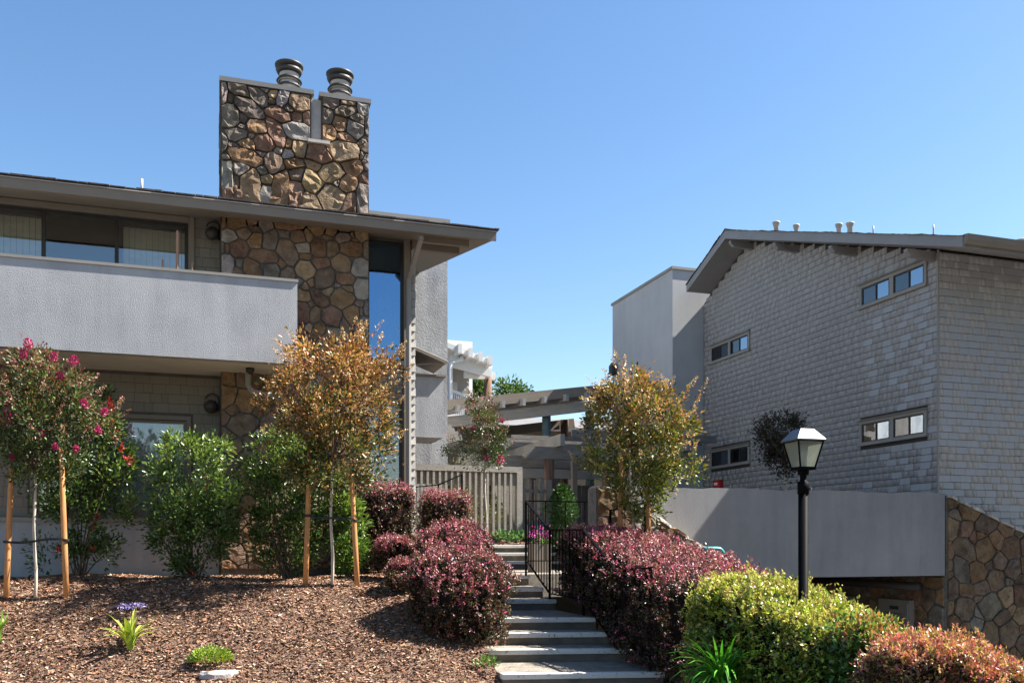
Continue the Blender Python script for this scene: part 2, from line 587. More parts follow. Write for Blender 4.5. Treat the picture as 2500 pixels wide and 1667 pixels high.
def tz2(x, y):
    z = np.interp(y, [0, 8.6, 9.4, 11, 12.6, 14.2], [-1.66, -1.66, -1.55, -1.2, -0.78, -0.5])
    return z + 0.03 * np.sin(2 * x + y)


sheet('planting_bed', 4.95, 7.2, 3.0, 13.4, 30, 90, tz2, 'mulch')
sheet('front_bed', 4.2, 12.0, 3.0, 9.2, 60, 50, lambda x, y: -1.64 + 0.02 * np.sin(3 * x + 2 * y) + 0.36 * np.exp(-((x - px(1762, 0, d=8.05).x) ** 2 + (y - px(1762, 0, d=8.05).y) ** 2) / .16), 'mulch')
sheet('courtyard_bed', 3.24, 9.0, 18.45, 21.2, 50, 30, lambda x, y: np.interp(y, [18.4, 19.3, 21.2], [0.0, 0.27, 0.3]) + 0.01 * np.sin(9 * x + 7 * y), 'mulch')
c_ = MB()
c_.box(3.2, 16, 21.2, 45, -0.5, 0.30)
c_.build('courtyard_path', 'concrete')['kind'] = 'structure'
c_ = MB()
c_.box(3.34, 7.4, 14.62, 17.6, -0.9, -0.502)
c_.build('landing_path', 'concrete')['kind'] = 'structure'


def mulch_chips(name, n, x0, x1, y0, y1, zf, keep=None):
    X = rng.uniform(x0, x1, n)
    Y = rng.uniform(y0, y1, n)
    if keep is not None:
        k = keep(X, Y)
        X, Y = X[k], Y[k]
    n = len(X)
    Z = zf(X, Y) + rng.uniform(0.0, 0.02, n)
    P = np.stack([X, Y, Z], 1)
    a = rng.uniform(0, 2 * np.pi, n)
    t = rng.normal(0, 0.28, n)
    D = np.stack([np.cos(a), np.sin(a), t], 1)
    D = unit(D)
    N = rng.normal(0, 0.45, (n, 3)) + np.array([0, 0, 1.0])
    S = unit(np.cross(D, N))
    L = rng.gamma(3.0, 0.0075, n)[:, None] + 0.008
    W = L * rng.uniform(0.22, 0.5, n)[:, None]
    V = np.stack([P - D * L / 2 - S * W / 2, P + D * L / 2 - S * W * .3, P + D * L / 2 + S * W / 2, P - D * L / 2 + S * W * .4], 1).reshape(-1, 3)
    F = (np.arange(n) * 4)[:, None] + np.array([[0, 1, 2, 3]])
    C = palette(n, [(0.26, 0.148, 0.092), (0.33, 0.21, 0.145), (0.15, 0.078, 0.048), (0.44, 0.315, 0.235), (0.28, 0.145, 0.08), (0.05, 0.026, 0.017)],
                [3, 3, 2.6, 1.2, 1.6, 1.6], 0.2)
    o = np_mesh(name, V, F, 'chip', None, np.repeat(C, 4, axis=0))
    o['kind'] = 'stuff'
    o['label'] = 'shredded bark mulch covering the planting bed'
    return o


mulch_chips('bark_mulch', 220000, -7.5, 3.09, 9.3, 15.5, tz)
tag(mulch_chips('bark_mulch', 5000, 4.9, 7.0, 18.5, 19.25, lambda x, y: np.interp(y, [18.4, 19.3], [0.0, 0.27])),
    'bark mulch in the bed below the slatted fence')

# ================================================================ STONE AND SHINGLE MAKERS
STC = {  # real stone colours
    'd': (0.115, 0.105, 0.095), 'g': (0.21, 0.20, 0.19), 'l': (0.33, 0.33, 0.33), 't': (0.34, 0.25, 0.155),
    'o': (0.28, 0.17, 0.09), 'r': (0.22, 0.125, 0.09), 'b': (0.19, 0.14, 0.11), 'w': (0.42, 0.39, 0.35),
}


def auto_seeds(u0, u1, v0, v1, existing, smin, smax, cols, wts, seed, inside=None, asp=(1.0, 1.7)):
    r = np.random.default_rng(seed)
    out = list(existing)
    keys = list(cols)
    w = np.array(wts, float) / sum(wts)
    for s_hi, tries in ((smax, 1500), ((smin + smax) / 2, 2500), (smin, 4000)):
        for _ in range(tries):
            s = s_hi * r.uniform(0.85, 1.1)
            u, v = r.uniform(u0, u1), r.uniform(v0, v1)
            if inside is not None and not inside(u, v):
                continue
            if all(math.hypot(u - e[0], v - e[1]) > (s + (e[2] + e[3]) / 2) * 0.93 for e in out):
                q = math.sqrt(r.uniform(*asp))
                out.append((u, v, s * q, s / q, r.uniform(-90, 90), keys[r.choice(len(keys), p=w)]))
    return out


def convex_hull(pu, pv, most):
    P = sorted(set(zip(pu.round(4).tolist(), pv.round(4).tolist())))

    def half(pts):
        h = []
        for p in pts:
            while len(h) > 1 and (h[-1][0] - h[-2][0]) * (p[1] - h[-2][1]) - (h[-1][1] - h[-2][1]) * (p[0] - h[-2][0]) <= 0:
                h.pop()
            h.append(p)
        return h[:-1]
    H = half(P) + half(P[::-1])
    while len(H) > 4:
        ar = [abs((H[i][0] - H[i - 1][0]) * (H[(i + 1) % len(H)][1] - H[i - 1][1]) - (H[i][1] - H[i - 1][1]) * (H[(i + 1) % len(H)][0] - H[i - 1][0])) for i in range(len(H))]
        k = int(np.argmin(ar))
        if len(H) <= most and ar[k] > 6e-4:
            break
        H.pop(k)
    return H


def stones(parent, seeds, u0, u1, v0, v1, place, gap=0.018, depth=0.07, inside=None, res=0.016, K=16, name='stone', keep=None, rough=.2, tone=1.0):
    """Irregular fitted stones; place(u, v, h) gives the world point h proud of the mortar."""
    us, vs = np.arange(u0, u1, res), np.arange(v0, v1, res)
    U, V = np.meshgrid(us, vs)
    mask = inside(U, V) if inside is not None else np.ones_like(U, bool)
    wob = 0.010 * np.sin(37 * U + 11 * V) + 0.012 * np.sin(29 * V - 17 * U)
    D1 = np.full(U.shape, 1e9)
    D2 = np.full(U.shape, 1e9)
    I1 = np.zeros(U.shape, int)
    for k, (su, sv, a, b, ang, c) in enumerate(seeds):
        t = math.radians(ang)
        x, y = (U - su) * math.cos(t) + (V - sv) * math.sin(t), -(U - su) * math.sin(t) + (V - sv) * math.cos(t)
        m = math.sqrt(a * b)
        q = ((np.abs(x) / a) ** 2.0 + (np.abs(y) / b) ** 2.0) ** (1 / 2.0)
        d = (q - 1) * m * 0.75 + wob * 0.5
        l = d < D1
        D2 = np.where(l, D1, np.minimum(D2, d))
        I1 = np.where(l, k, I1)
        D1 = np.where(l, d, D1)
    ok = mask & ((D2 - D1) > gap * 1.3)
    if inside is None:
        ok &= (U > u0 + gap * .4) & (U < u1 - gap * .4) & (V > v0 + gap * .3) & (V < v1 - gap * .3)
    R = random.Random(len(seeds))
    objs = []
    org = Vector(root_of(parent).location)
    for k, sd in enumerate(seeds):
        s = ok & (I1 == k)
        if s.sum() < 14:
            continue
        pu, pv = U[s], V[s]
        cu, cv = pu.mean(), pv.mean()
        if keep is not None and not keep(cu, cv):
            continue
        hull = convex_hull(pu, pv, 11)
        cu, cv = float(np.mean([h[0] for h in hull])), float(np.mean([h[1] for h in hull]))
        ring_ = []
        for q0, q1 in zip(hull, hull[1:] + hull[:1]):      # a loose extra point on each long edge
            ring_.append(q0)
            if math.dist(q0, q1) > .11:
                t_ = R.uniform(.35, .65)
                s_ = R.uniform(.965, .99)
                mx_, my_ = q0[0] + (q1[0] - q0[0]) * t_, q0[1] + (q1[1] - q0[1]) * t_
                ring_.append((cu + (mx_ - cu) * s_, cv + (my_ - cv) * s_))
        K = len(ring_)
        th = np.array([math.atan2(q[1] - cv, q[0] - cu) for q in ring_])
        rad = np.array([math.hypot(q[0] - cu, q[1] - cv) for q in ring_])
        size = rad.mean()
        dep = depth * R.uniform(0.7, 1.25) * min(1.0, 0.55 + size * 3)
        tu, tv = R.uniform(-.28, .28) * dep / size, R.uniform(-.28, .28) * dep / size
        pts, uv, hs = [], [], []
        for f, h in ((1.0, -0.012), (0.992, dep * .72), (0.955, dep * .93)):
            for i in range(K):
                r_ = rad[i] * f * (1 + (R.uniform(-.03, .02) if f < .99 else 0))
                a_, b_ = r_ * math.cos(th[i]), r_ * math.sin(th[i])
                hh = h
                if f < .99:
                    hh += (a_ * tu + b_ * tv) + dep * R.uniform(-.14, .1)
                    uv.append((a_, b_))
                pts.append(place(cu + a_, cv + b_, hh))
        ni = 6 + int(size * 40)
        for _ in range(min(ni, 16)):
            q = R.uniform(.1, .8)
            ii = R.randrange(K)
            a_, b_ = rad[ii] * q * math.cos(th[ii]), rad[ii] * q * math.sin(th[ii])
            uv.append((a_, b_))
            pts.append(place(cu + a_, cv + b_, dep * (1.0 + R.uniform(-rough, rough)) + a_ * tu + b_ * tv))
        F = []
        for ring in range(2):
            for i in range(K):
                j = (i + 1) % K
                F.append((ring * K + i, ring * K + j, ring * K + K + j, ring * K + K + i))
        cdt = delaunay_2d_cdt([Vector(p) for p in uv], [(i, (i + 1) % K) for i in range(K)], [], 1, 1e-6, True)
        if len(cdt[0]) == len(uv):
            F += [tuple(2 * K + t for t in f) for f in cdt[2]]
        else:
            F.append(tuple(2 * K + i for i in range(K)))
        me = bpy.data.meshes.new(name)
        me.from_pydata([(p[0] - org.x, p[1] - org.y, p[2] - org.z) for p in pts], [], F)
        me.materials.append(MT['stone'])
        o = link(name, me, parent)
        c = tuple(.72 * p + .28 * q for p, q in zip(STC[sd[5]], (.23, .165, .105)))
        j = R.uniform(.8, 1.15) * tone
        o.color = (c[0] * j, c[1] * j * R.uniform(.96, 1.04), c[2] * j * R.uniform(.93, 1.07), 1)
        objs.append(o)
    return objs


def shingle_cells(u0, u1, v0, v1, expo, wmin, wmax, holes, seed, limits=None):
    R = random.Random(seed)
    cells = []
    v = v0
    while v < v1 - 1e-4:
        vt = min(v + expo, v1)
        a, b = (u0, u1) if limits is None else limits(v, vt)
        spans = [(a, b)]
        for (h0, h1, g0, g1) in holes:
            if g0 < vt - 0.3 * expo and g1 > v + 0.3 * expo:
                nsp = []
                for s0, s1 in spans:
                    if h1 <= s0 or h0 >= s1:
                        nsp.append((s0, s1))
                    else:
                        if h0 > s0:
                            nsp.append((s0, h0))
                        if h1 < s1:
                            nsp.append((h1, s1))
                spans = nsp
        for s0, s1 in spans:
            u = s0 - R.uniform(0, wmin) if s0 == a else s0
            while u < s1:
                w = R.uniform(wmin, wmax) if R.random() < .75 else R.uniform(wmin * .6, wmin)
                e = min(u + w, s1)
                if s1 - e < wmin * .4:
                    e = s1
                q0 = max(u, s0)
                if e - q0 > 0.02:
                    cells.append((q0 + .003, e - .003, v + .002 + R.uniform(-.003, .003), vt - .005, R.random()))
                u = e
        v = vt
    return cells


def shingle_pts(c, place, butt=0.017, top=0.003):
    u0, u1, v0, v1, r = c
    b = butt * (0.8 + 0.4 * r)
    return [place(u0, v0, 0), place(u1, v0, 0), place(u1, v1, 0), place(u0, v1, 0),
            place(u0, v0, b), place(u1, v0, b), place(u1, v1, top), place(u0, v1, top)]


SH_F = [(4, 5, 6, 7), (0, 1, 5, 4), (0, 4, 7, 3), (1, 2, 6, 5)]


def project(p):
    d = p[0] * SN + p[1] * CS
    r = p[0] * CS - p[1] * SN
    return CX0 + FPX * r / d, HZ - FPX * p[2] / d


def shingles(parent_of, cells, places, mat, mass_mat=None, most=300, butt=0.017, name='shingle', mass_name='shingle_cladding'):
    """cells: list of (cell, face key). The ones that show largest become parts, the others one joined part of kind stuff."""
    def area(c):
        cell, k = c
        P = [project(places[k](*q, 0)) for q in ((cell[0], cell[2]), (cell[1], cell[2]), (cell[1], cell[3]), (cell[0], cell[3]))]
        if not all(-20 < p[0] < 2520 and -20 < p[1] < 1690 for p in P):
            return 0
        return abs(sum(P[i][0] * P[(i + 1) % 4][1] - P[(i + 1) % 4][0] * P[i][1] for i in range(4))) / 2
    cells = sorted(cells, key=area, reverse=True)
    for cell, k in cells[:most]:
        par = parent_of[k]
        MB().poly(shingle_pts(cell, places[k], butt), SH_F).build(name, mat, par)
    rest = {}
    for cell, k in cells[most:]:
        rest.setdefault(k, []).append(cell)
    for k, cs in rest.items():
        V, F, C = [], [], []
        for c in cs:
            n = len(V)
            V += [tuple(p) for p in shingle_pts(c, places[k], butt)]
            F += [tuple(i + n for i in f) for f in SH_F]
            C += [(c[4],) * 3] * 8
        o = np_mesh(mass_name, np.array(V), np.array(F), mass_mat or mat, parent_of[k], np.array(C))
        o['kind'] = 'stuff'


def window(parent, name, place, u0, u1, v0, v1, frame=0.05, fd=0.06, glass='glass', fmat='frame_dark', mull=(), trim=None, rec=0.0):
    """A framed window in the plane of place(u, v, h): frame bars, mullions, panes, outer trim boards."""
    def bar(a0, a1, b0, b1, h0, h1):
        m = MB()
        c = [place(a, b, h) for h in (h0, h1) for b in (b0, b1) for a in (a0, a1)]
        m.poly(c, [(0, 2, 3, 1), (4, 5, 7, 6), (0, 1, 5, 4), (2, 6, 7, 3), (0, 4, 6, 2), (1, 3, 7, 5)])
        return m
    w = bar(u0, u1, v1 - frame, v1, rec - fd, rec)
    for q in ((u0, u1, v0, v0 + frame), (u0, u0 + frame, v0 + frame, v1 - frame), (u1 - frame, u1, v0 + frame, v1 - frame)):
        t = bar(*q, rec - fd, rec)
        w.poly(t.v, t.f)
    wo = w.build(name, fmat, parent)
    xs = [u0 + frame] + [m for m in mull] + [u1 - frame]
    for m in mull:
        bar(m - frame * .45, m + frame * .45, v0 + frame, v1 - frame, rec - fd, rec + .004).build('mullion', fmat, wo)
    gl = glass if isinstance(glass, tuple) else (glass,)
    for i, (a, b) in enumerate(zip(xs[:-1], xs[1:])):
        bar(a, b, v0 + frame, v1 - frame, rec - fd * .4, rec - fd * .4 + .006).build('pane', gl[i % len(gl)], wo)
    if trim:
        tw, th, tm = trim
        t = bar(u0 - tw, u1 + tw, v1, v1 + tw, rec - fd, th)
        for q in ((u0 - tw - .03, u1 + tw + .03, v0 - tw * 1.1, v0), (u0 - tw, u0, v0, v1), (u1, u1 + tw, v0, v1)):
            e = bar(*q, rec - fd, th + (.03 if q[3] == v0 else -.004))
            t.poly(e.v, e.f)
        t.build('casing', tm, wo)
    return wo


# ================================================================ STONE CHIMNEY HOUSE
HY = 15.6                                   # its front wall
house = thing('chimney_house', 'grey stucco apartment house with tall fieldstone chimney and long solid balcony', 'house', (0, HY, -0.6))
pf = lambda u, v, h: (u, HY - h, v)         # place on the front wall

# walls round the openings
UW = (-6.2, -0.50, 3.02, 5.26)              # upper sliding window
LW = (-2.75, -0.53, 0.48, 2.03)             # lower window
BW = (2.42, 3.06, 3.22, 5.32)               # tall narrow window
CW = (2.42, 3.04, 0.7, 2.5)                 # lower narrow window
wl = MB()
wl.box(-6.5, 3.2, HY, HY + .2, -0.8, LW[2])
wl.box(-6.5, LW[0], HY, HY + .2, LW[2], LW[3])
wl.box(LW[1], CW[0], HY, HY + .2, LW[2], LW[3])
wl.box(CW[1], 3.2, HY, HY + .2, LW[2], LW[3])
wl.box(-6.5, CW[0], HY, HY + .2, LW[3], 3.02)
wl.box(CW[1], 3.2, HY, HY + .2, LW[3], 3.02)
wl.box(CW[0], CW[1], HY, HY + .2, 2.5, 3.02)
wl.box(UW[1], BW[0], HY, HY + .2, 3.02, 5.45)
wl.box(BW[1], 3.2, HY, HY + .2, 3.02, 5.45)
wl.box(BW[0], BW[1], HY, HY + .2, 3.02, BW[2])
wl.box(BW[0], BW[1], HY, HY + .2, BW[3], 5.45)
wl.box(-6.5, UW[1], HY, HY + .2, UW[3], 5.45)
wl.box(CW[0], CW[1], HY, HY + .2, LW[2], CW[2])
wl.box(-6.5, 3.2, HY + 3.0, HY + 3.2, -0.8, 6.2)          # rear and end walls
wl.box(3.0, 3.2, HY + .2, HY + 3.0, -0.8, 5.75)
wl.box(-6.5, -6.3, HY + .2, HY + 3.0, -0.8, 5.75)
wl.box(-6.3, 3.0, HY + .2, HY + 3.0, 2.72, 2.98)
wall = wl.build('wall', 'wood_dark', house)
rm = MB()
rm.box(-6.28, 2.98, HY + 1.6, HY + 1.65, -0.6, 2.7)
rm.box(-6.28, 2.98, HY + 1.6, HY + 1.65, 3.0, 5.7)
rm.box(-6.28, 2.98, HY + .2, HY + 1.6, 3.0, 3.02)
rm.build('room_partition', 'interior', house)
base = MB()
base.box(-6.5, -0.02, HY - .16, HY - .002, -0.9, 0.36)
base.build('plinth', 'stucco', house)
sl = MB()
sl.box(-6.5, -0.02, HY - .2, HY - .004, 0.362, 0.43)
sl.build('plinth_cap', 'trim_light', house)

# taupe wall shingles beside the windows
cells = [(c, 'f') for c in shingle_cells(-6.4, -0.01, 0.44, 2.74, 0.155, 0.16, 0.32, [(LW[0] - .1, LW[1] + .1, LW[2] - .2, LW[3] + .1)], 3)]
cells += [(c, 'f') for c in shingle_cells(-0.48, -0.01, 3.95, 5.40, 0.155, 0.13, 0.26, [], 4)]
cells += [(c, 'f') for c in shingle_cells(2.4, 3.04, 2.50, 3.14, 0.155, 0.10, 0.22, [], 5)]
shingles({'f': wall}, cells, {'f': pf}, 'shingle_taupe', most=290, butt=0.010)

# windows
window(house, 'window', pf, *UW, frame=.06, fd=.08, mull=(-4.3, -2.64, -1.585), glass='glass', rec=-.03)
window(house, 'window', pf, *LW, frame=.05, fd=.07, mull=(-1.7,), glass='glass_pale', fmat='trim', trim=(.07, .03, 'trim'), rec=-.03)
window(house, 'window', pf, *BW, frame=.045, fd=.07, glass='glass_big', fmat='frame_dark', rec=-.03)
window(house, 'window', pf, *CW, frame=.045, fd=.07, glass='glass_pale', fmat='frame_dark', rec=-.03)
hd = MB()
hd.box(-6.5, UW[1], HY - .07, HY - .003, 5.262, 5.34)
hd.box(UW[1], UW[1] + .09, HY - .05, HY - .003, 3.0, 5.42)
hd.build('window_casing', 'trim', house)
tr = MB()
tr.box(3.062, 3.17, HY - .06, HY - .002, -0.5, 5.42)
tr.build('corner_board', 'trim', house)
tr = MB()
tr.box(2.40, 3.06, HY - .09, HY - .002, 3.13, 3.218)
tr.build('window_sill', 'trim_light', house)

# saw-toothed shingle return beyond the corner board
zz = 0.2
k = 0
while zz < 4.9:
    m = MB()
    o_ = 0.012 * (k % 2)
    m.prism([(HY + .02, zz), (HY - .035 - o_, zz), (HY - .012, zz + .145), (HY + .02, zz + .145)], 'x', 3.185, 3.262 + .012 * ((k * 7) % 3) / 2)
    m.build('shingle', 'shingle_edge', wall)
    zz += 0.1425
    k += 1

# roof: low slope rising from the eave
EY, EZ, SLP = 14.5, 5.31, 0.195
rf = MB()
rf.prism([(EY, EZ - .03), (26.0, EZ - .03 + SLP * 11.5), (26.0, EZ - .16 + SLP * 11.5), (EY, EZ - .16)], 'x', -8.0, 4.4)
roof = rf.build('roof', 'trim', house)
sh = MB()
sh.prism([(EY - .05, EZ - .026), (26.0, EZ - .01 + SLP * 11.5), (26.0, EZ + .005 + SLP * 11.5), (EY - .05, EZ - .012)], 'x', -8.0, 4.45)
sh.build('roof_covering', 'roofing', house)
fa = MB()
fa.prism([(EY - .045, EZ - .045), (EY - .002, EZ - .035), (EY - .002, EZ - .185), (EY - .035, EZ - .185)], 'x', -8.0, 4.42)
fa.build('fascia', 'trim', house)
dr = MB()
dr.prism([(EY - .065, EZ - .047), (EY - .002, EZ - .03), (EY - .002, EZ - .028), (EY - .065, EZ - .035)], 'x', -8.0, 4.44)
dr.build('drip_edge', 'flue', house)
# ragged shake ends along the eave
R = random.Random(5)
x = -7.9
m = MB()
while x < 4.4:
    w = R.uniform(.1, .32)
    h = R.uniform(.006, .022)
    m.box(x, min(x + w - .006, 4.46), EY - .06 - R.uniform(0, .03), EY + .4, EZ - .011, EZ - .008 + h)
    x += w
o = m.build('roof_shakes', 'roofing', house)
o['kind'] = 'stuff'
MB().box(3.2, 4.05, EY + .35, EY + .43, EZ - .20, EZ - .08).build('lookout', 'trim', house)
MB().box(3.2, 4.05, EY + 1.0, EY + 1.1, EZ - .12, EZ + .06).build('lookout', 'trim', house)
tp = MB()
tp.tube([(-1.16, 15.0, EZ + .09), (-1.16, 15.0, EZ + .36)], .018, 10)
tp.build('vent_pipe', 'flue', house, True)

# balcony
BYF = 14.1
b = MB()
b.box(-8.0, 1.12, BYF, BYF + .16, 2.77, 4.02)
b.box(0.96, 1.12, BYF + .16, HY - .42, 2.77, 4.02)
bal = b.build('balcony', 'stucco', house)
b = MB()
b.box(-8.0, 0.958, BYF + .161, HY - .002, 2.79, 3.0)
b.build('balcony_floor', 'soffit', bal)
b = MB()
b.box(-8.0, 1.135, BYF - .018, BYF + .19, 4.022, 4.065)
b.build('parapet_cap', 'trim_light', bal)

# stone pier and chimney
PY = 15.22
pp = lambda u, v, h: (u, PY - h, v)
PX0, PX1 = 0.0, 2.39
m = MB()
m.box(PX0, PX1, PY, HY - .002, -0.8, 5.40)
pier = m.build('stone_pier', 'mortar', house)
m = MB()
CT = 7.46
m.box(PX0, 1.435, PY, PY + 1.1, 5.2, CT)
m.box(1.60, PX1, PY, PY + 1.1, 5.2, CT - .01)
m.box(1.435, 1.60, PY + .002, PY + 1.0, 5.2, 6.66)
chim = m.build('chimney', 'mortar', house)
m = MB()
m.box(1.437, 1.598, PY + .05, PY + 1.05, 6.662, CT - .02)
m.build('slot_panel', 'flue', chim)
m = MB()
m.box(1.37, 1.73, PY - .13, PY + .05, 6.645, 6.695)
m.build('slot_ledge', 'flue', chim)
for x0, x1, zt in ((-0.02, 1.475, CT), (1.56, 2.42, CT - .01)):
    m = MB()
    m.box(x0, x1, PY - .07, PY + 1.15, zt + .002, zt + .075)
    m.build('chimney_cap', 'metal_cap', chim)


def zseed(lst, ox, oy, sc, Y):
    out = []
    for t in lst:
        x, y, a, b, ang, c = t
        p = px(ox + x / sc, oy + y / sc, Y=Y)
        d = p.x * SN + p.y * CS
        q = d / FPX / sc
        out.append((p.x, p.z, a * q * 1.04, b * q, -ang, c))
    return out


CH = [(265, 375, 24, 110, 0, 'g'), (395, 350, 90, 65, 20, 'd'), (325, 445, 28, 40, 0, 'd'), (590, 410, 130, 60, 50, 'd'), (625, 340, 70, 35, 20, 'g'),
      (825, 440, 50, 95, 20, 'l'), (735, 400, 42, 40, 0, 't'), (1000, 475, 118, 85, 0, 't'), (490, 540, 140, 72, 30, 'd'), (320, 620, 80, 115, 0, 'g'),
      (445, 630, 40, 50, 0, 'd'), (785, 590, 115, 62, 15, 'r'), (955, 630, 45, 40, 0, 'r'), (1065, 630, 40, 55, 0, 'r'), (570, 710, 90, 65, 0, 'o'),
      (760, 770, 125, 62, 62, 'r'), (970, 760, 118, 80, 5, 'l'), (385, 790, 98, 65, 0, 'g'), (470, 865, 78, 50, 15, 'o'), (640, 870, 85, 75, 20, 'r'),
      (355, 905, 55, 32, 15, 'd'), (265, 870, 26, 80, 0, 'g'), (460, 1000, 172, 68, 12, 'o'), (880, 880, 22, 36, 0, 'o'), (985, 930, 65, 75, 0, 't'),
      (870, 985, 55, 48, -20, 'l'), (740, 1060, 88, 88, 20, 'b'), (790, 955, 40, 26, 0, 'g'), (630, 975, 36, 26, 0, 'g'), (1160, 980, 112, 85, 0, 'r'),
      (1400, 950, 150, 88, 0, 't'), (925, 1070, 95, 50, 0, 'o'), (965, 1165, 62, 85, 20, 'b'), (1120, 1085, 78, 52, 20, 'o'), (1280, 1160, 120, 82, -10, 't'),
      (1500, 1105, 90, 75, -8, 'o'), (425, 1125, 76, 60, 0, 'g'), (285, 1160, 60, 120, 0, 'l'), (630, 1130, 33, 42, 0, 'g'), (370, 1240, 36, 56, 0, 'b'),
      (515, 1250, 92, 122, 0, 't'), (665, 1225, 56, 40, 0, 't'), (665, 1330, 60, 56, 0, 'l'), (805, 1275, 66, 122, 10, 'o'), (940, 1310, 62, 88, 0, 'r'),
      (1105, 1245, 120, 88, 50, 't'), (1290, 1375, 150, 88, 10, 't'), (1445, 1265, 80, 84, 0, 'o'), (335, 1335, 82, 36, 0, 'r'), (1080, 1405, 66, 46, 0, 't'),
      (950, 1400, 66, 26, 0, 't'), (1480, 1395, 46, 62, 0, 'r'), (1590, 1365, 66, 102, 0, 'g'), (1605, 1200, 46, 56, 0, 'r'), (1620, 1055, 32, 80, 0, 'g'),
      (1610, 885, 46, 76, 0, 'd'), (1630, 710, 26, 90, 0, 'g'), (1590, 540, 62, 70, 0, 'l'), (1445, 490, 76, 40, 0, 't'), (1285, 475, 80, 66, 0, 'd'),
      (1435, 560, 102, 52, -15, 'd'), (1245, 615, 52, 80, 0, 'd'), (1370, 690, 66, 66, 30, 'o'), (1545, 650, 66, 50, 20, 'd'), (1515, 740, 84, 82, 40, 'g'),
      (1255, 780, 66, 86, 0, 'o'), (1430, 815, 72, 42, 0, 'r'), (1580, 990, 26, 36, 0, 'g'), (1345, 1235, 30, 40, 0, 'g'), (700, 480, 40, 26, 0, 'd'),
      (520, 800, 36, 22, 0, 'g'), (870, 540, 40, 34, 0, 'd'), (285, 1000, 26, 40, 0, 'g'), (440, 710, 36, 24, 0, 'g')]
PI = [(155, 200, 30, 85, 0, 'o'), (270, 205, 85, 85, 0, 'o'), (410, 195, 52, 60, 0, 'o'), (530, 235, 60, 80, 20, 'g'), (735, 225, 150, 70, 0, 'o'), (345, 325, 70, 50, 10, 'b'),
      (445, 290, 45, 35, 0, 'b'), (440, 385, 62, 80, 20, 'o'), (200, 345, 78, 55, 0, 'l'), (570, 385, 66, 90, 25, 'g'), (690, 335, 48, 42, 0, 'g'), (815, 350, 68, 62, 0, 'b'),
      (900, 335, 42, 65, -20, 't'), (975, 270, 85, 78, 0, 'o'), (1090, 305, 60, 50, 0, 'o'), (1215, 265, 65, 50, 0, 'o'), (1355, 310, 58, 75, 0, 't'), (1065, 355, 55, 25, 10, 'b'),
      (1200, 360, 70, 48, 0, 'g'), (1285, 335, 20, 28, 0, 'o'), (1300, 380, 35, 14, 0, 't'), (150, 450, 26, 45, 0, 'g'), (195, 455, 20, 35, 0, 'o'), (300, 460, 80, 80, 0, 'r'),
      (510, 525, 125, 62, 5, 'r'), (720, 485, 125, 80, 62, 'b'), (850, 450, 65, 48, 0, 'w'), (990, 450, 68, 85, 0, 'r'), (1110, 460, 52, 70, 0, 'b'), (1275, 465, 100, 70, 0, 'r'),
      (1400, 475, 24, 75, 0, 'g'), (870, 525, 50, 28, 0, 'o'), (185, 585, 65, 82, 0, 'w'), (305, 580, 32, 45, 0, 'g'), (410, 620, 85, 72, 30, 'o'), (490, 620, 20, 30, 0, 'g'),
      (580, 640, 75, 64, 0, 'g'), (670, 590, 30, 56, -15, 'o'), (870, 640, 85, 88, 0, 't'), (1010, 585, 78, 48, 0, 'r'), (1190, 580, 88, 82, 0, 't'), (1270, 555, 20, 20, 0, 'o'),
      (1350, 620, 75, 85, 0, 'l'), (280, 660, 50, 42, 0, 'b'), (720, 670, 65, 55, 0, 'b'), (1040, 720, 108, 82, -55, 'b'), (1215, 720, 86, 50, 0, 'o'), (1360, 805, 62, 95, 0, 'w'),
      (925, 745, 36, 45, 0, 'o'), (825, 740, 32, 50, 0, 'g'), (1105, 770, 20, 18, 0, 't'), (1150, 775, 28, 20, 0, 'g'), (1245, 810, 56, 38, 10, 't'), (870, 785, 35, 42, 0, 'o'),
      (1065, 830, 62, 42, -20, 't'), (855, 865, 66, 55, 20, 'o'), (1000, 895, 98, 58, 45, 'r'), (1195, 890, 105, 92, 0, 'o'), (925, 935, 22, 22, 0, 'o'), (1340, 935, 52, 30, 0, 'b'),
      (850, 1015, 60, 105, 0, 'r'), (965, 1035, 50, 76, 20, 't'), (1100, 1045, 95, 92, 20, 'r'), (1275, 1010, 72, 76, 0, 'o'), (1360, 1010, 20, 40, 0, 'b'), (1400, 980, 22, 60, 0, 'g'),
      (1380, 1090, 46, 46, 0, 'g'), (910, 1150, 46, 45, 0, 't'), (830, 1180, 36, 66, 0, 'r'), (985, 1165, 92, 60, -50, 'o'), (875, 1205, 22, 36, 0, 'o'), (1130, 1190, 92, 48, 25, 'g'),
      (1200, 1110, 32, 60, 0, 'b'), (885, 1280, 88, 46, 0, 'b'), (1035, 1270, 60, 78, 20, 'r')]
chs = zseed(CH, 480, 130, 3.92, PY)
slot = lambda U, V: ~((U > 1.42) & (U < 1.615) & (V > 6.62)) & (U > PX0 + .008) & (U < PX1 - .005) & (V < CT - .01)
stones(chim, chs, PX0, PX1, 5.30, CT, pp, gap=0.007, depth=0.07, inside=slot, rough=.38)
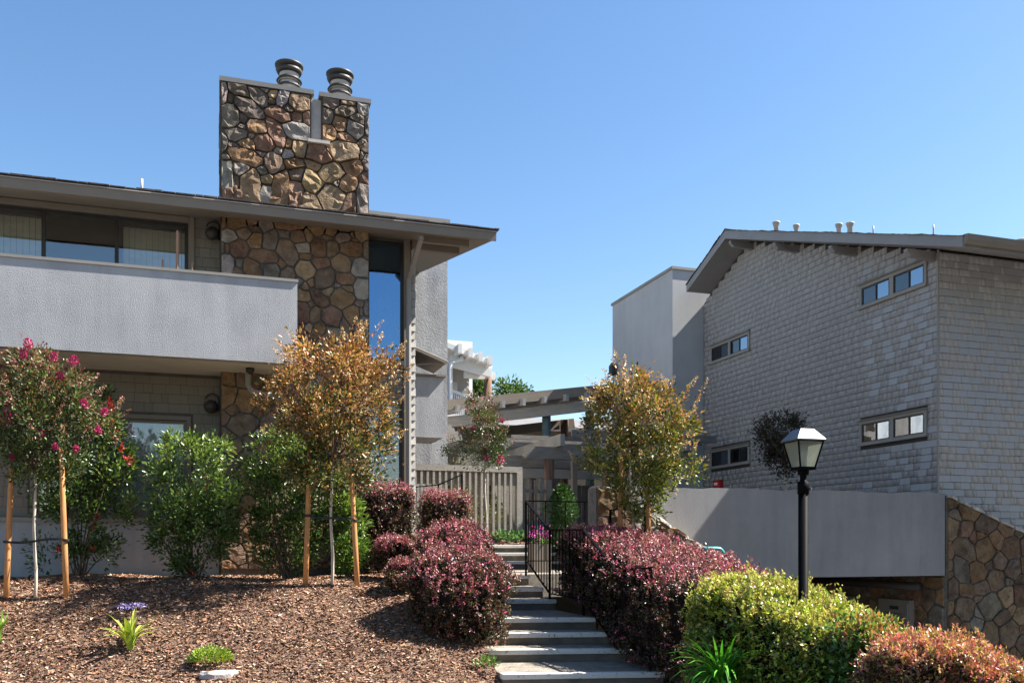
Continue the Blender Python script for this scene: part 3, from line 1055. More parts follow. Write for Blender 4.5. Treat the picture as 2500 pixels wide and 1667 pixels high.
# the chimney's narrow side, seen edge-on
ps = lambda u, v, h: (PX0 - h, u, v)
stones(chim, auto_seeds(PY, PY + 1.1, 5.3, CT, [], .08, .16, 'gdlo', (3, 2, 1, 1), 8), PY + .03, PY + 1.1, 5.3, CT, ps, gap=.014, depth=.02)
pis = zseed(PI, 500, 480, 3.563, PY)
vlim = min(s[1] for s in pis)
low = auto_seeds(PX0, PX1, -0.4, 3.9, pis, .075, .19, 'obrtgl', (4, 4, 3, 2, 2, 1), 21,
                 inside=lambda u, v: v < 3.05 or (u < 1.1 and v < 3.9))
stones(pier, low, PX0, PX1, -0.4, 5.39, pp, gap=0.008, depth=0.032)
for cx_, cy_, zb, k in ((px(706, 0, Y=15.75).x, 15.75, CT + .07, 0), (px(830, 0, Y=15.75).x, 15.75, CT + .06, 1)):
    m = MB()
    m.lathe((cx_, cy_, zb), [(.17, 0), (.17, .31), (.15, .35), (.15, .47), (.165, .49)], 28)
    fl = m.build('flue_pipe', 'flue', house, True)
    for z0, r0, r1, h in ((.26, .20, .195, .03), (.37, .215, .185, .045), (.51, .20, .225, .045)):
        m = MB()
        m.lathe((cx_, cy_, zb + z0), [(r0 - .03, 0), (r0, 0), (r1, h), (r1 - .03, h)], 28)
        m.build('collar', 'flue_dark' if z0 < .55 else 'flue_dark', fl, True)
    m = MB()
    m.lathe((cx_, cy_, zb + .41), [(.155, 0), (.185, -.055), (.18, -.06), (.15, 0)], 28)
    m.build('cone', 'flue', fl, True)
    m = MB()
    m.lathe((cx_, cy_, zb + .495), [(.10, 0), (.10, .11), (.235, .12), (.24, .15), (.2, .165), (.05, .175)], 28)
    m.build('hood', 'flue_dark', fl, True)

# downspouts
m = MB()
m.tube([(3.13, HY - .12, 4.65), (3.13, HY - .12, -0.3)], .045, 8)
ds = m.build('downspout', 'trim_light', house)
m = MB()
m.beam((3.16, EY + .1, EZ - .19), (3.16, EY + .1, EZ - .26), .07, .06)
m.beam((3.16, EY + .1, EZ - .24), (3.13, HY - .12, 4.66), .07, .06)
m.build('offset_pipe', 'trim_light', ds)
m = MB()
m.tube([(0.42, BYF + .85, 2.785), (0.42, BYF + .85, 2.55), (0.47, BYF + .82, 2.46), (0.98, PY - .14, 2.36)], .045, 8)
m.build('balcony_drain', 'trim_light', house)

# stucco wing behind, with its bay box and corrugated awning
m = MB()
m.box(2.2, 5.07, 20.5, 26, -0.4, 7.52)
wing = m.build('stucco_wing', 'stucco_shaft', house)
m = MB()
m.box(2.15, 5.12, 20.44, 26.05, 7.522, 7.62)
m.build('wing_cap', 'trim_light', wing)
m = MB()
m.box(3.202, 4.22, 17.4, 18.5, 2.13, 3.33)
m.build('bay_box', 'stucco', house)
m = MB()
m.box(3.19, 4.26, 17.34, 18.56, 3.332, 3.37)
m.build('bay_cap', 'trim', house)
m = MB()
n = 26
P = []
for j in range(2):
    for i in range(n + 1):
        yy = 17.2 + 1.3 * i / n
        hh = .012 * (1 if i % 2 else -1)
        P.append((3.2 + 1.08 * j, yy, (4.02 if j == 0 else 3.62) + hh))
m.poly(P, [(i, i + 1, n + 1 + i + 1, n + 1 + i) for i in range(n)])
aw = m.build('awning', 'metal_cap', house)
m = MB()
m.beam((3.2, 17.25, 3.45), (4.2, 17.25, 3.60), .03, .03)
m.beam((3.2, 17.2, 3.97), (4.25, 17.2, 3.58), .03, .05)
m.build('awning_bracket', 'trim', aw)


# blinds hung inside the windows
def vblind(x0, x1, z0, z1, label, step=.089):
    t = thing('vertical_blind', label, 'blind', ((x0 + x1) / 2, HY + .2, z0), 'vertical blinds behind the upper windows')
    R = random.Random(int(x0 * 100))
    x = x0
    while x < x1:
        a = R.uniform(.1, .3)
        m = MB()
        m.beam((x + .04, HY + .21, z0), (x + .04, HY + .21, z1), .088, .002, (math.sin(a), math.cos(a), 0))
        m.build('blind_slat', 'blind', t)
        x += step
    m = MB()
    m.box(x0, x1, HY + .18, HY + .24, z1, z1 + .04)
    m.build('head_rail', 'frame_dark', t)


vblind(-4.2, -2.70, 3.1, 5.16, 'pale vertical blind in the upper window pane at the edge of the picture')
vblind(-1.50, -0.6, 3.1, 5.16, 'vertical blind in the upper window pane behind the wooden post')
t = thing('roller_blind', 'plain white blind lowered in the lower window behind the green shrubs', 'blind', (-1.6, HY + .15, .5))
MB().box(-2.7, -0.58, HY + .14, HY + .145, .5, 1.99).build('blind_sheet', 'blind_white', t)
t = thing('roller_blind', 'white blind in the narrow lower window beside the bronze tree', 'blind', (2.7, HY + .15, .8))
for i in range(33):
    z_ = .76 + i * .05
    MB().beam((2.46, HY + .15, z_ + .02), (3.0, HY + .15, z_ + .02), .045, .003, (0, -.5, 1)).build('blind_slat', 'blind_white', t)
# vase with twigs and pale panels standing in for a patch of light
vz = BW[2] + .06
t = thing('round_vase', 'round dark vase with thin twigs inside the tall upper window', 'vase', (2.62, HY + .3, vz))
m = MB()
m.lathe((2.62, HY + .36, vz), [(.25, 0), (.26, .05), (.18, .14), (.17, .2), (.24, .32), (.25, .42), (.18, .55), (.09, .62), (.09, .72), (.11, .74)], 24)
m.build('vase_body', 'vase', t, True)
m = MB()
for a in (-.3, .1, .4, -.1):
    m.tube([(2.62, HY + .36, vz + .7), (2.62 + a * .15, HY + .36, vz + .86), (2.62 + a * .5, HY + .36, vz + .93)], .008, 5)
m.build('twig', 'vase', t)
t = thing('light_patch', 'pale panels standing in for a patch of light behind the vase in the tall window', 'light_patch', (2.8, HY + .6, vz))
for x0, x1, zt in ((2.46, 2.68, 1.2), (2.72, 2.98, 1.3)):
    MB().prism([(x0, vz + .1), (x1, vz + .1), (x1, vz + zt - .1), (x0 + .1, vz + zt + .05), (x0, vz + zt - .15)], 'y', HY + .62, HY + .63).build('light_patch_panel', 'blind_white', t)

# wall lanterns: globe on a hoop
for (x, y, lab) in ((518, 570, 'round dark globe lantern on the shingles beside the upper stone pier'),
                    (515, 992, 'round dark globe lantern on the shaded wall under the balcony')):
    p = px(x, y, Y=HY - .16)
    t = thing('wall_lantern', lab, 'lantern', p, 'globe wall lanterns')
    m = MB()
    m.lathe((p.x, p.y, p.z), [(.11 * math.sin(a), -.11 * math.cos(a)) for a in np.linspace(.05, math.pi - .05, 12)], 20)
    m.build('globe', 'frame_dark', t, True)
    m = MB()
    m.tube([(p.x + .02 + .10 * math.cos(a), p.y + .08, p.z + .13 + .09 * math.sin(a)) for a in np.linspace(0, math.pi, 9)], .012, 6)
    m.tube([(p.x + .12, p.y + .08, p.z + .13), (p.x + .12, p.y + .08, p.z - .05)], .012, 6)
    m.build('hoop', 'frame_dark', t)
    m = MB()
    m.box(p.x + .05, p.x + .12, p.y + .07, HY - .004, p.z - .05, p.z + .03)
    m.build('wall_plate', 'frame_dark', t)
p = px(611, 907, Y=14.7)
t = thing('soffit_light', 'small dark dome light under the balcony soffit', 'light', (p.x, 14.75, 2.79))
MB().lathe((p.x, 14.75, 2.70), [(.03, 0), (.06, .03), (.07, .088)], 14).build('dome', 'frame_dark', t, True)
for (x, y0, y1, r, lab) in ((433, 563, 660, .022, 'tall slim brown wooden post rising behind the balcony parapet'),
                            (397, 633, 660, .014, 'short pale tipped wooden peg behind the parapet before the window pane'),
                            (469, 640, 665, .014, 'short wooden peg behind the parapet before the shingles')):
    p0 = px(x, y0, Y=14.6)
    t = thing('wooden_post', lab, 'post', (p0.x, 14.6, 3.0), 'wooden posts on the balcony')
    MB().tube([(p0.x, 14.6, 3.0), (p0.x, 14.6, p0.z - .02), (p0.x, 14.6, p0.z)], [r, r, r * .5], 10).build('shaft', 'stick', t, True)
    MB().box(p0.x - .06, p0.x + .06, 14.54, 14.66, 3.0, 3.04).build('foot', 'stick', t)


# ================================================================ SHINGLED GABLE HOUSE
GX, GY0, GY1 = 13.2, 13.95, 22.8
ghouse = thing('gable_house', 'big grey shingled house with low gable roof and four slider windows', 'house', (GX, GY0, -0.6))
RX = 12.46                                   # rake overhang
EY2, EZ2, AY2, AZ2, FY2, FZ2 = 12.62, 5.43, 20.45, 8.14, 22.46, 7.28


def roof_z(y):
    return np.where(y < AY2, EZ2 + (y - EY2) * (AZ2 - EZ2) / (AY2 - EY2), AZ2 + (y - AY2) * (FZ2 - AZ2) / (FY2 - AY2))


m = MB()
prof = [(GY0, -0.575), (GY1, -0.575), (GY1, 6.9), (FY2, float(roof_z(FY2)) - .2), (AY2, AZ2 - .2), (GY0, float(roof_z(GY0)) - .2)]
m.prism(prof, 'x', GX, 24.0)
gwall = m.build('wall', 'interior', ghouse)
MB().box(13.46, 24.0, GY0 + .02, GY1, -2.66, -0.577).build('foundation', 'stucco_smooth', ghouse)
pg = lambda u, v, h: (GX - h, u, v)
pfr = lambda u, v, h: (u, GY0 - h, v)
TW, TH = .07, .045
GW = [(14.22 + TW, 16.16 - TW, 5.15, 5.60 - TW), (14.22 + TW, 16.16 - TW, 2.20, 2.67 - TW),
      (20.42 + TW, 22.38 - TW, 5.15, 5.60 - TW), (20.42 + TW, 22.38 - TW, 2.20, 2.67 - TW)]
holes = [(a - TW, b + TW, c - TW, d + TW) for a, b, c, d in GW]


def glim(v, vt):
    lo, hi = GY0 + .0, GY1
    ys = np.linspace(GY0, GY1, 400)
    okk = ys[roof_z(ys) - .22 > vt - .06]
    return (max(lo, okk.min()) if len(okk) else lo, min(hi, okk.max()) if len(okk) else lo)


EXP = 0.1385
cells = [(c, 'g') for c in shingle_cells(GY0, GY1, -0.3 + EXP * .0, 8.0, EXP, .12, .30, holes, 31, glim) if c[1] - c[0] > .01]
cells += [(c, 'f') for c in shingle_cells(GX - .018, 19.5, -0.3, 5.66, EXP, .12, .30, [], 32)]
shingles({'g': gwall, 'f': gwall}, cells, {'g': pg, 'f': pfr}, 'shingle', 'shingle_mass', most=300, butt=0.018)
cb = MB()
cb.box(GX - .03, GX - .001, GY0 - .026, GY0 + .004, -0.3, 5.7)
cb.build('corner_strip', 'trim_light', ghouse)
for (a, b, c, d) in GW:
    mid = (a + b) / 2
    # far pane pairs sit either side of a flat centre post
    w = MB()
    wo = window(ghouse, 'window', pg, a, mid - .055, c, d, frame=.03, fd=.05, mull=((a + mid - .055) / 2 - .02,), glass=('glass_sky', 'glass_screen'), rec=.03)
    w2 = window(ghouse, 'window', pg, mid + .055, b, c, d, frame=.03, fd=.05, mull=((mid + .055 + b) / 2 - .02,), glass=('glass_sky', 'glass_screen'), rec=.03)
    cas = MB()
    cas.box(GX - TH, GX - .001, a - TW, b + TW, d, d + TW)
    cas.box(GX - TH + .006, GX - .001, a - TW, a, c, d)
    cas.box(GX - TH + .006, GX - .001, b, b + TW, c, d)
    cas.box(GX - TH + .008, GX - .001, mid - .055, mid + .055, c, d)
    cas.box(GX - TH - .035, GX - .001, a - TW - .03, b + TW + .03, c - TW, c)
    cas.box(GX - TH - .05, GX - TH + .0, a - TW - .04, b + TW + .04, d + TW, d + TW + .015)
    cas.build('casing', 'trim_light', ghouse)
    # dark panel painted as the unlit room so that the panes read as glass
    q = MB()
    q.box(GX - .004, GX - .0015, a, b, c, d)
    q.build('dark_room_panel', 'interior', ghouse)

# roof planes
m = MB()
th = .17
m.prism([(EY2, EZ2), (AY2, AZ2), (AY2, AZ2 - th), (EY2, EZ2 - th)], 'x', RX + .045, 25)
m.prism([(AY2, AZ2), (FY2, FZ2), (FY2, FZ2 - th), (AY2, AZ2 - th)], 'x', RX + .045, 25)
groof = m.build('roof', 'fascia_gray', ghouse)
m = MB()
m.prism([(EY2 - .02, EZ2 + .03), (AY2, AZ2 + .04), (AY2, AZ2 - .19), (EY2 - .02, EZ2 - .17)], 'x', RX, RX + .044)
m.build('rake_board', 'fascia_gray', ghouse)
m = MB()
m.prism([(AY2, AZ2 + .04), (FY2 + .02, FZ2 + .03), (FY2 + .02, FZ2 - .17), (AY2, AZ2 - .19)], 'x', RX + .002, RX + .044)
m.build('rake_board', 'fascia_gray', ghouse)
R = random.Random(9)
m = MB()
for (ya, za, yb, zb) in ((EY2, EZ2, AY2, AZ2), (AY2, AZ2, FY2, FZ2)):
    L = math.hypot(yb - ya, zb - za)
    s = -0.05
    while s < L:
        w = R.uniform(.12, .2)
        f0, f1 = s / L, min((s + w) / L, 1.01)
        h = R.uniform(.036, .054)
        a = Vector((0, ya + (yb - ya) * f0, za + (zb - za) * f0))
        c = Vector((0, ya + (yb - ya) * f1, za + (zb - za) * f1))
        m.prism([(a.y, a.z + .03), (c.y, c.z + .03), (c.y, c.z + h - .012), (a.y, a.z + h)], 'x', RX - R.uniform(.02, .05), 25)
        s += w - .002
o = m.build('roof_shakes', 'roofing', ghouse)
o['kind'] = 'stuff'
m = MB()
m.prism([(EY2 - .13, EZ2 + .035), (EY2 - .022, EZ2 + .05), (EY2 - .022, EZ2 - .13), (EY2 - .07, EZ2 - .13), (EY2 - .115, EZ2 - .06)], 'x', RX + .01, 25)
m.build('gutter', 'trim', ghouse)
for y in (20.3, 18.35, 16.3, 14.05):
    zt = float(roof_z(y)) - .245
    m = MB()
    m.prism([(RX + .05, zt), (GX + .1, zt), (GX + .1, zt - .17), (RX + .14, zt - .14), (RX + .05, zt - .05)], 'y', y - .05, y + .05)
    m.build('lookout', 'fascia_gray', ghouse)
for (x, ytop, r, cap) in ((1895, 541, .085, 1), (1944, 548, .075, 1), (2048, 546, .085, 1), (2075, 543, .095, 1), (2132, 552, .025, 0), (2279, 549, .028, 0), (2492, 585, .12, 1)):
    yv = 20.42 if x < 2400 else 15.5
    p = px(x, ytop, Y=yv)
    zb = float(roof_z(yv)) - .05
    m = MB()
    pr = [(r * .8, 0), (r * .8, p.z - zb - .12), (r * .8, p.z - zb)]
    if cap:
        pr = [(r * .8, 0), (r * .72, p.z - zb - .14), (r * .9, p.z - zb - .12), (r * 1.05, p.z - zb - .06), (r * 1.2, p.z - zb - .045), (r * 1.2, p.z - zb - .02), (r * .8, p.z - zb)]
    m.lathe((p.x, p.y, zb), pr, 18)
    m.build('roof_vent', 'flue', ghouse, True)

# plain stucco tower at its far end
m = MB()
m.box(12.2, 16, GY1 + .003, 26.9, -0.6, 7.82)
tw = m.build('stair_tower', 'stucco_tower', ghouse)
m = MB()
m.box(12.16, 16, GY1 - .04, 26.95, 7.822, 7.90)
m.build('tower_cap', 'trim_light', tw)
p = px(1496, 905, Y=26.8)
t = thing('wall_lantern', 'small dark lantern at the far edge of the stucco tower', 'lantern', (12.05, 26.6, p.z))
MB().lathe((12.06, 26.6, p.z - .2), [(.05, 0), (.12, .06), (.12, .3), (.04, .42)], 12).build('lantern_body', 'frame_dark', t)
MB().box(12.06, 12.198, 26.56, 26.64, p.z + .1, p.z + .16).build('lantern_arm', 'frame_dark', t)

# stucco parapet bridge and its stone flank walls
WY = 13.72
bridge = thing('stucco_parapet', 'long plain grey stucco parapet wall spanning the dark garage opening', 'wall', (10, WY, -0.58))
m = MB()
xs = np.linspace(6.55, 13.14, 40)
top = [(float(x), 0.985 + 0.012 * math.sin(3.1 * x) + 0.006 * math.sin(11 * x)) for x in xs]
m.prism([(6.55, -0.58), (13.14, -0.58)] + top[::-1], 'y', WY, WY + .2)
m.build('parapet', 'stucco_smooth', bridge)
m = MB()
m.box(6.8, 13.1, WY + .202, 22.7, -0.5, -0.2)
m.build('deck', 'concrete', bridge)
gb = thing('garage_side_wall', 'shaded fieldstone wall with utility panels inside the garage opening', 'wall', (13.3, 16, -2.65))
m = MB()
m.box(13.14, 13.45, WY + .004, 20.0, -2.66, -0.583)
gbw = m.build('wall_core', 'mortar_mid', gb)
gs = auto_seeds(WY, 19.0, -2.65, -0.6, [], .08, .19, 'obrtg', (3, 4, 2, 2, 2), 41)
stones(gbw, gs, WY, 19.0, -2.65, -0.6, lambda u, v, h: (13.14 - h, u, v), gap=.014, depth=.04)
gk = thing('garage_back_wall', 'dark wall closing the garage opening at the back', 'wall', (10, 20, -2.65))
MB().box(6.9, 13.4, 20.02, 20.2, -2.66, -0.51).build('wall_core', 'wood_dark', gk)
m = MB()
m.tube([(12.85, 14.05, -0.80), (12.85, 19.6, -0.80)], .085, 12)
tag(m.build('drain_pipe', 'frame_dark', None, True), 'thick black drain pipe running under the stucco parapet', 'pipe')
for (y0, y1, zt_, lab) in ((14.48, 15.38, -1.10, 'louvred utility panel with a dark label on the garage stone wall'),
                           (16.25, 17.0, -1.12, 'narrow utility panel half hidden behind the green hedge')):
    t = thing('utility_panel', lab, 'panel', (13.1, (y0 + y1) / 2, -2.65), 'utility panels on the garage wall')
    w = y1 - y0
    MB().box(13.0, 13.139, y0, y1, -2.4, zt_).build('cabinet', 'panel', t, bevel=.008)
    MB().box(12.975, 12.999, y0 + .04, y0 + .07, -2.3, zt_ - .06).build('hinge_bar', 'trim_light', t)
    MB().box(12.99, 12.999, y0 + w * .35, y0 + w * .62, zt_ - .2, zt_ - .13).build('label_plate', 'frame_dark', t)
    for i in range(9):
        MB().beam((12.985, y0 + w * .2, zt_ - .28 - i * .06), (12.985, y0 + w * .75, zt_ - .28 - i * .06), .03, .012, (-.6, 0, 1)).build('louvre', 'trim', t)


def flank(name, label, x0, x1, zt, y0, y1, seed, slope0, smin=.08, smax=.2, weights=(3, 4, 3, 2, 2, 1), mort='mortar_mid', zbase=-2.66):
    t = thing(name, label, 'wall', ((x0 + x1) / 2, y0, zbase))
    xs = np.linspace(x0, x1, 14)
    m = MB()
    m.prism([(x0, zbase), (x1, zbase)] + [(float(x), zt(x) - .03) for x in xs[::-1]], 'y', y0, y1)
    core = m.build('wall_core', mort, t)
    ins = lambda U, V: (V < np.interp(U, xs, [zt(x) for x in xs]) - .04) & (U > x0 + .01) & (U < x1 - .01)
    sd = auto_seeds(x0, x1, zbase, max(zt(x0), zt(x1)), [], smin, smax, 'obrgtl', weights, seed, inside=lambda u, v: v < zt(u) - .03)
    stones(core, sd, x0, x1, zbase, max(zt(x0), zt(x1)), lambda u, v, h: (u, y0 - h, v), gap=.008, depth=.05, inside=ins, rough=.35, tone=.72)
    # coping of flat stones along the sloping top
    R = random.Random(seed)
    x = x0
    while x < x1 - .03:
        w = min(R.uniform(.22, .42), x1 - x)
        n_ = 10
        P = []
        hh = R.uniform(.03, .07)
        for lev in (0, 1, 2):
            for i in range(n_):
                a = 2 * math.pi * i / n_
                q = (1.0 if lev < 2 else .8)
                ux = x + w / 2 + (w / 2 - .006) * math.copysign(abs(math.cos(a)) ** .55, math.cos(a)) * q
                uy = (y0 + y1) / 2 + ((y1 - y0) / 2 + .07) * math.copysign(abs(math.sin(a)) ** .55, math.sin(a)) * q * R.uniform(.9, 1.04)
                P.append((ux, uy, zt(ux) - .03 + (0, hh * .7, hh)[lev] + (R.uniform(-.012, .012) if lev else -.02)))
        F = [(l * n_ + i, l * n_ + (i + 1) % n_, (l + 1) * n_ + (i + 1) % n_, (l + 1) * n_ + i) for l in (0, 1) for i in range(n_)] + [tuple(range(2 * n_, 3 * n_))]
        o = MB().poly(P, F).build('coping_stone', 'stone', core)
        c = STC[R.choice('wltwl')]
        o.color = (c[0] * 1.2, c[1] * 1.2, c[2] * 1.2, 1)
        x += w
    return t


flank('stone_flank_wall', 'shaded fieldstone wall with sloping top under the shingled house corner', 13.165, 18.0,
      lambda x: .985 - .02 - .37 * (x - 13.17), WY - .012, WY + .2, 51, .37, .09, .22)
FX0 = px(1447, 0, Y=13.5).x
flank('stone_flank_wall', 'sunlit sloping stone wall beside the bronze tree and stucco parapet', FX0, FX0 + 2.3,
      lambda x: float(np.interp(x, [FX0, FX0 + .28, FX0 + 2.3], [.96, .93, -.22])), 13.36, 13.70, 52, .5, .1, .2, (2, 1, 1, 4, 3, 3), 'mortar_pale', -1.6)
p = px(1755, 1184, X=GX - .06)
t = thing('alarm_box', 'small red alarm box with white label low on the shingled wall', 'alarm', p)
MB().box(GX - .15, GX - .02, p.y - .16, p.y + .16, p.z - .25, p.z + .14).build('box_body', 'red', t, bevel=.01)
MB().box(GX - .156, GX - .152, p.y - .08, p.y + .09, p.z - .0, p.z + .07).build('label_plate', 'sign_white', t)

# ================================================================ COURTYARD STRUCTURES
# covered walkway: low roof rising towards the tower
walk = thing('covered_walkway', 'long low brown roofed walkway between the two houses', 'walkway', (8.8, 25.0, 0.3))
A, B = px(1060, 988, Y=25.0), px(1500, 944, Y=25.0)
dirw = (B - A)
m = MB()
m.poly([(A.x, 24.6, A.z), (B.x, 24.6, B.z), (B.x, 28.6, B.z + .35), (A.x, 28.6, A.z + .35),
        (A.x, 24.6, A.z - .07), (B.x, 24.6, B.z - .07), (B.x, 28.6, B.z + .28), (A.x, 28.6, A.z + .28)],
       [(0, 1, 2, 3), (4, 7, 6, 5), (0, 4, 5, 1), (1, 5, 6, 2), (2, 6, 7, 3), (3, 7, 4, 0)])
m.build('roof', 'wood_dark', walk)
for i, (off, hgt, yy) in enumerate(((0.02, .20, 24.56), (-.10, .14, 24.52))):
    m = MB()
    m.beam((A.x, yy, A.z + off - .08), (B.x, yy, B.z + off - .08), .05, hgt)
    m.build('fascia', 'trim', walk)
for x in (1117, 1226, 1276, 1328, 1381, 1432, 1480):
    f = (px(x, 0, Y=24.4).x - A.x) / dirw.x
    z = A.z + dirw.z * f - .27
    xx = A.x + dirw.x * f
    m = MB()
    m.prism([(24.25, z + .1), (28.4, z + .42), (28.4, z + .26), (24.25, z - .1)], 'x', xx - .045, xx + .045)
    m.build('rafter', 'fascia_gray', walk)
for off, yy, mt in ((-.56, 24.75, 'fence_paint'), (-.75, 27.8, 'trim')):
    m = MB()
    m.beam((A.x, yy, A.z + off), (B.x - .2, yy, B.z + off), .1, .30)
    m.build('beam', mt, walk)
for x, yy, mt in ((1334, 24.9, 'post_teal'), (1440, 24.9, 'post_teal'), (1378, 27.6, 'post_brown'), (1226, 27.4, 'wood_dark'), (1130, 25.2, 'wood_dark')):
    p = px(x, 0, Y=yy)
    f = (p.x - A.x) / dirw.x
    m = MB()
    m.tube([(p.x, yy, .3), (p.x, yy, A.z + dirw.z * f - .6)], .13, 12)
    m.build('post', mt, walk, True)
m = MB()
m.beam((px(1240, 0, Y=26.8).x, 26.8, 3.3), (px(1300, 0, Y=25).x, 25.0, 2.95), .1, .18)
m.build('brace', 'trim', walk)

# pergola
perg = thing('pergola', 'weathered grey timber pergola of stacked beams on a round brown post', 'pergola', (9.5, 22.5, 0.3))
Yb = 21.5
x0 = px(1278, 0, Y=Yb).x
z1 = px(1278, 1089, Y=Yb).z
z0 = px(1278, 1119, Y=Yb).z
for (xa, xb, yy, dz, mt) in ((x0, 12.0, Yb, 0, 'wood_gray'), (x0 - 1.1, 12.0, Yb + 2.3, 0, 'wood_gray'), (x0 - .6, 12.0, Yb + 4.4, 0, 'wood_gray')):
    m = MB()
    m.prism([(xa, z0 + .06), (xa + .08, z0), (xb, z0), (xb, z1), (xa, z1)], 'y', yy - .09, yy + .09)
    m.build('beam', mt, perg)
xb_ = px(1372, 0, Y=21.15).x
for xx in (xb_, xb_ + 1.9, xb_ + 3.6):
    m = MB()
    m.box(xx - .06, xx + .06, 21.1, 26.4, z1 + .003, z1 + .30)
    m.build('cross_beam', 'trim_light', perg)
for i in range(7):
    yy = 21.75 + i * .75
    xs_ = x0 - .12 - .12 * (i % 2) if i > 0 else xb_ + .5
    xe = 12.95 if i < 3 else 12.0
    if i % 3 == 1:
        xs_ += .25
    m = MB()
    rh = .2 if i == 0 else .105
    m.prism([(xs_, z1 + .335), (xs_ + .04, z1 + .303), (xe, z1 + .303), (xe, z1 + .303 + rh), (xs_, z1 + .303 + rh)], 'y', yy - .04, yy + .04)
    m.build('rafter', 'wood_gray', perg)
for (x, yy, r) in ((1341, Yb, .135), (1480, Yb, .12), (1300, Yb + 4.4, .12)):
    p = px(x, 0, Y=yy)
    m = MB()
    m.tube([(p.x, yy, .28), (p.x, yy, 1.0), (p.x, yy, z0 - .002)], [r, r * .97, r * .93], 14)
    m.build('post', 'post_brown', perg, True)
m = MB()
m.box(x0 - .2, 12, 23.2, 23.3, px(1300, 1166, Y=23.2).z, px(1300, 1144, Y=23.2).z)
m.build('tie_beam', 'trim_light', perg)
p = px(1404, 0, Y=22.9)
m = MB()
m.box(p.x - .07, p.x + .07, 22.9, 23.05, .3, 2.4)
m.build('square_post', 'trim', perg)

# small sun-shade rafters on the wing
trel = thing('wall_trellis', 'row of short slanting timber rafters fixed to the stucco wing', 'trellis', (5.4, 23, 2.6))
for i, (x, y) in enumerate(((1103, 1043), (1110, 1051), (1119, 1059), (1127, 1067), (1136, 1077), (1146, 1085))):
    yy = 21.6 + i * .9
    p = px(x, y, Y=yy)
    m = MB()
    m.beam((4.8, yy, 2.62), (p.x, yy, p.z), .06, .16)
    m.build('rafter', 'trim_light', trel)
MB().box(5.08, 5.2, 21.4, 26.4, 2.35, 2.56).build('ledger', 'trim', trel)

# slatted fence in front of the courtyard
FY = 19.3
fx0, fx1 = 3.30, 6.50
ft = px(1272, 1140, Y=FY).z
fb = .24
fence = thing('slatted_fence', 'taupe timber fence of upright slats below the stucco wing', 'fence', (5, FY, fb))
MB().box(fx0, fx1, FY - .06, FY + .10, ft - .13, ft).build('top_rail', 'fence_paint', fence)
MB().box(fx0, fx1 - .1, FY + .045, FY + .10, ft - .42, ft - .132).build('back_rail', 'fence_paint', fence)
MB().box(fx0, fx1 - .1, FY + .045, FY + .10, fb + .1, fb + .22).build('bottom_rail', 'fence_paint', fence)
x = fx0 + .03
while x < fx1 - .18:
    MB().box(x, x + .052, FY - .055, FY + .042, fb, ft - .131).build('slat', 'fence_paint', fence)
    x += .137
MB().box(fx1 - .13, fx1, FY - .07, FY + .12, fb - .2, ft - .131).build('post', 'fence_paint', fence)
y = FY + .3
while y < 21.1:
    MB().box(fx1 - .10, fx1 - .0, y, y + .052, fb, ft - .131).build('slat', 'fence_paint', fence)
    y += .15
MB().box(fx1 - .12, fx1 + .02, FY + .12, 21.2, ft - .13, ft).build('side_rail', 'fence_paint', fence)

F2 = 21.0
f2 = thing('gate_fence', 'lower taupe fence panel with upright slats beside the round pergola post', 'fence', (7.5, F2, .28))
xa, xb2 = fx1 + .08, px(1338, 0, Y=F2).x
t2 = px(1300, 1168, Y=F2).z
MB().box(xa, xb2, F2 + .03, F2 + .09, t2 - .34, t2 - .26).build('rail', 'trim_light', f2)
MB().box(xa, xb2, F2 + .03, F2 + .09, .5, .62).build('rail', 'trim_light', f2)
x = xa
i = 0
while x < xb2:
    w = .06 if i % 4 != 3 else .16
    MB().box(x, x + w, F2 - .04, F2 + .028, .28, t2 - .02 * (i % 3)).build('slat', 'trim' if i % 4 == 3 else 'wood_gray', f2)
    x += w + .085
    i += 1
F3 = 24.0
f3 = thing('dark_board_fence', 'dark brown upright board fence in the shade behind the small conifer', 'fence', (10, F3, .3))
x = px(1350, 0, Y=F3).x
i = 0
while x < 12.1:
    MB().box(x, x + .13, F3, F3 + .03 + .02 * (i % 2), .3, 1.72).build('board', 'wood_dark', f3)
    x += .15
    i += 1
MB().box(px(1350, 0, Y=F3).x, 12.1, F3 + .06, F3 + .12, 1.3, 1.42).build('rail', 'wood_dark', f3)

# dim house at the back of the courtyard
bk = thing('back_house', 'dim brown house wall behind the pergola and walkway', 'house', (9, 31, .3))
m = MB()
m.box(5.2, 16, 31, 34, .3, 4.2)
m.build('wall', 'trim', bk)
m = MB()
m.prism([(30.2, 4.25), (33.0, 4.95), (36, 4.3), (36, 4.15), (33.0, 4.8), (30.2, 4.1)], 'x', 4.6, 16.5)
m.build('roof', 'metal_cap', bk)
for xx in (7.0, 9.2, 11.2):
    m = MB()
    m.box(xx, xx + .9, 30.96, 30.99, 1.3, 2.6)
    m.build('window', 'frame_dark', bk)

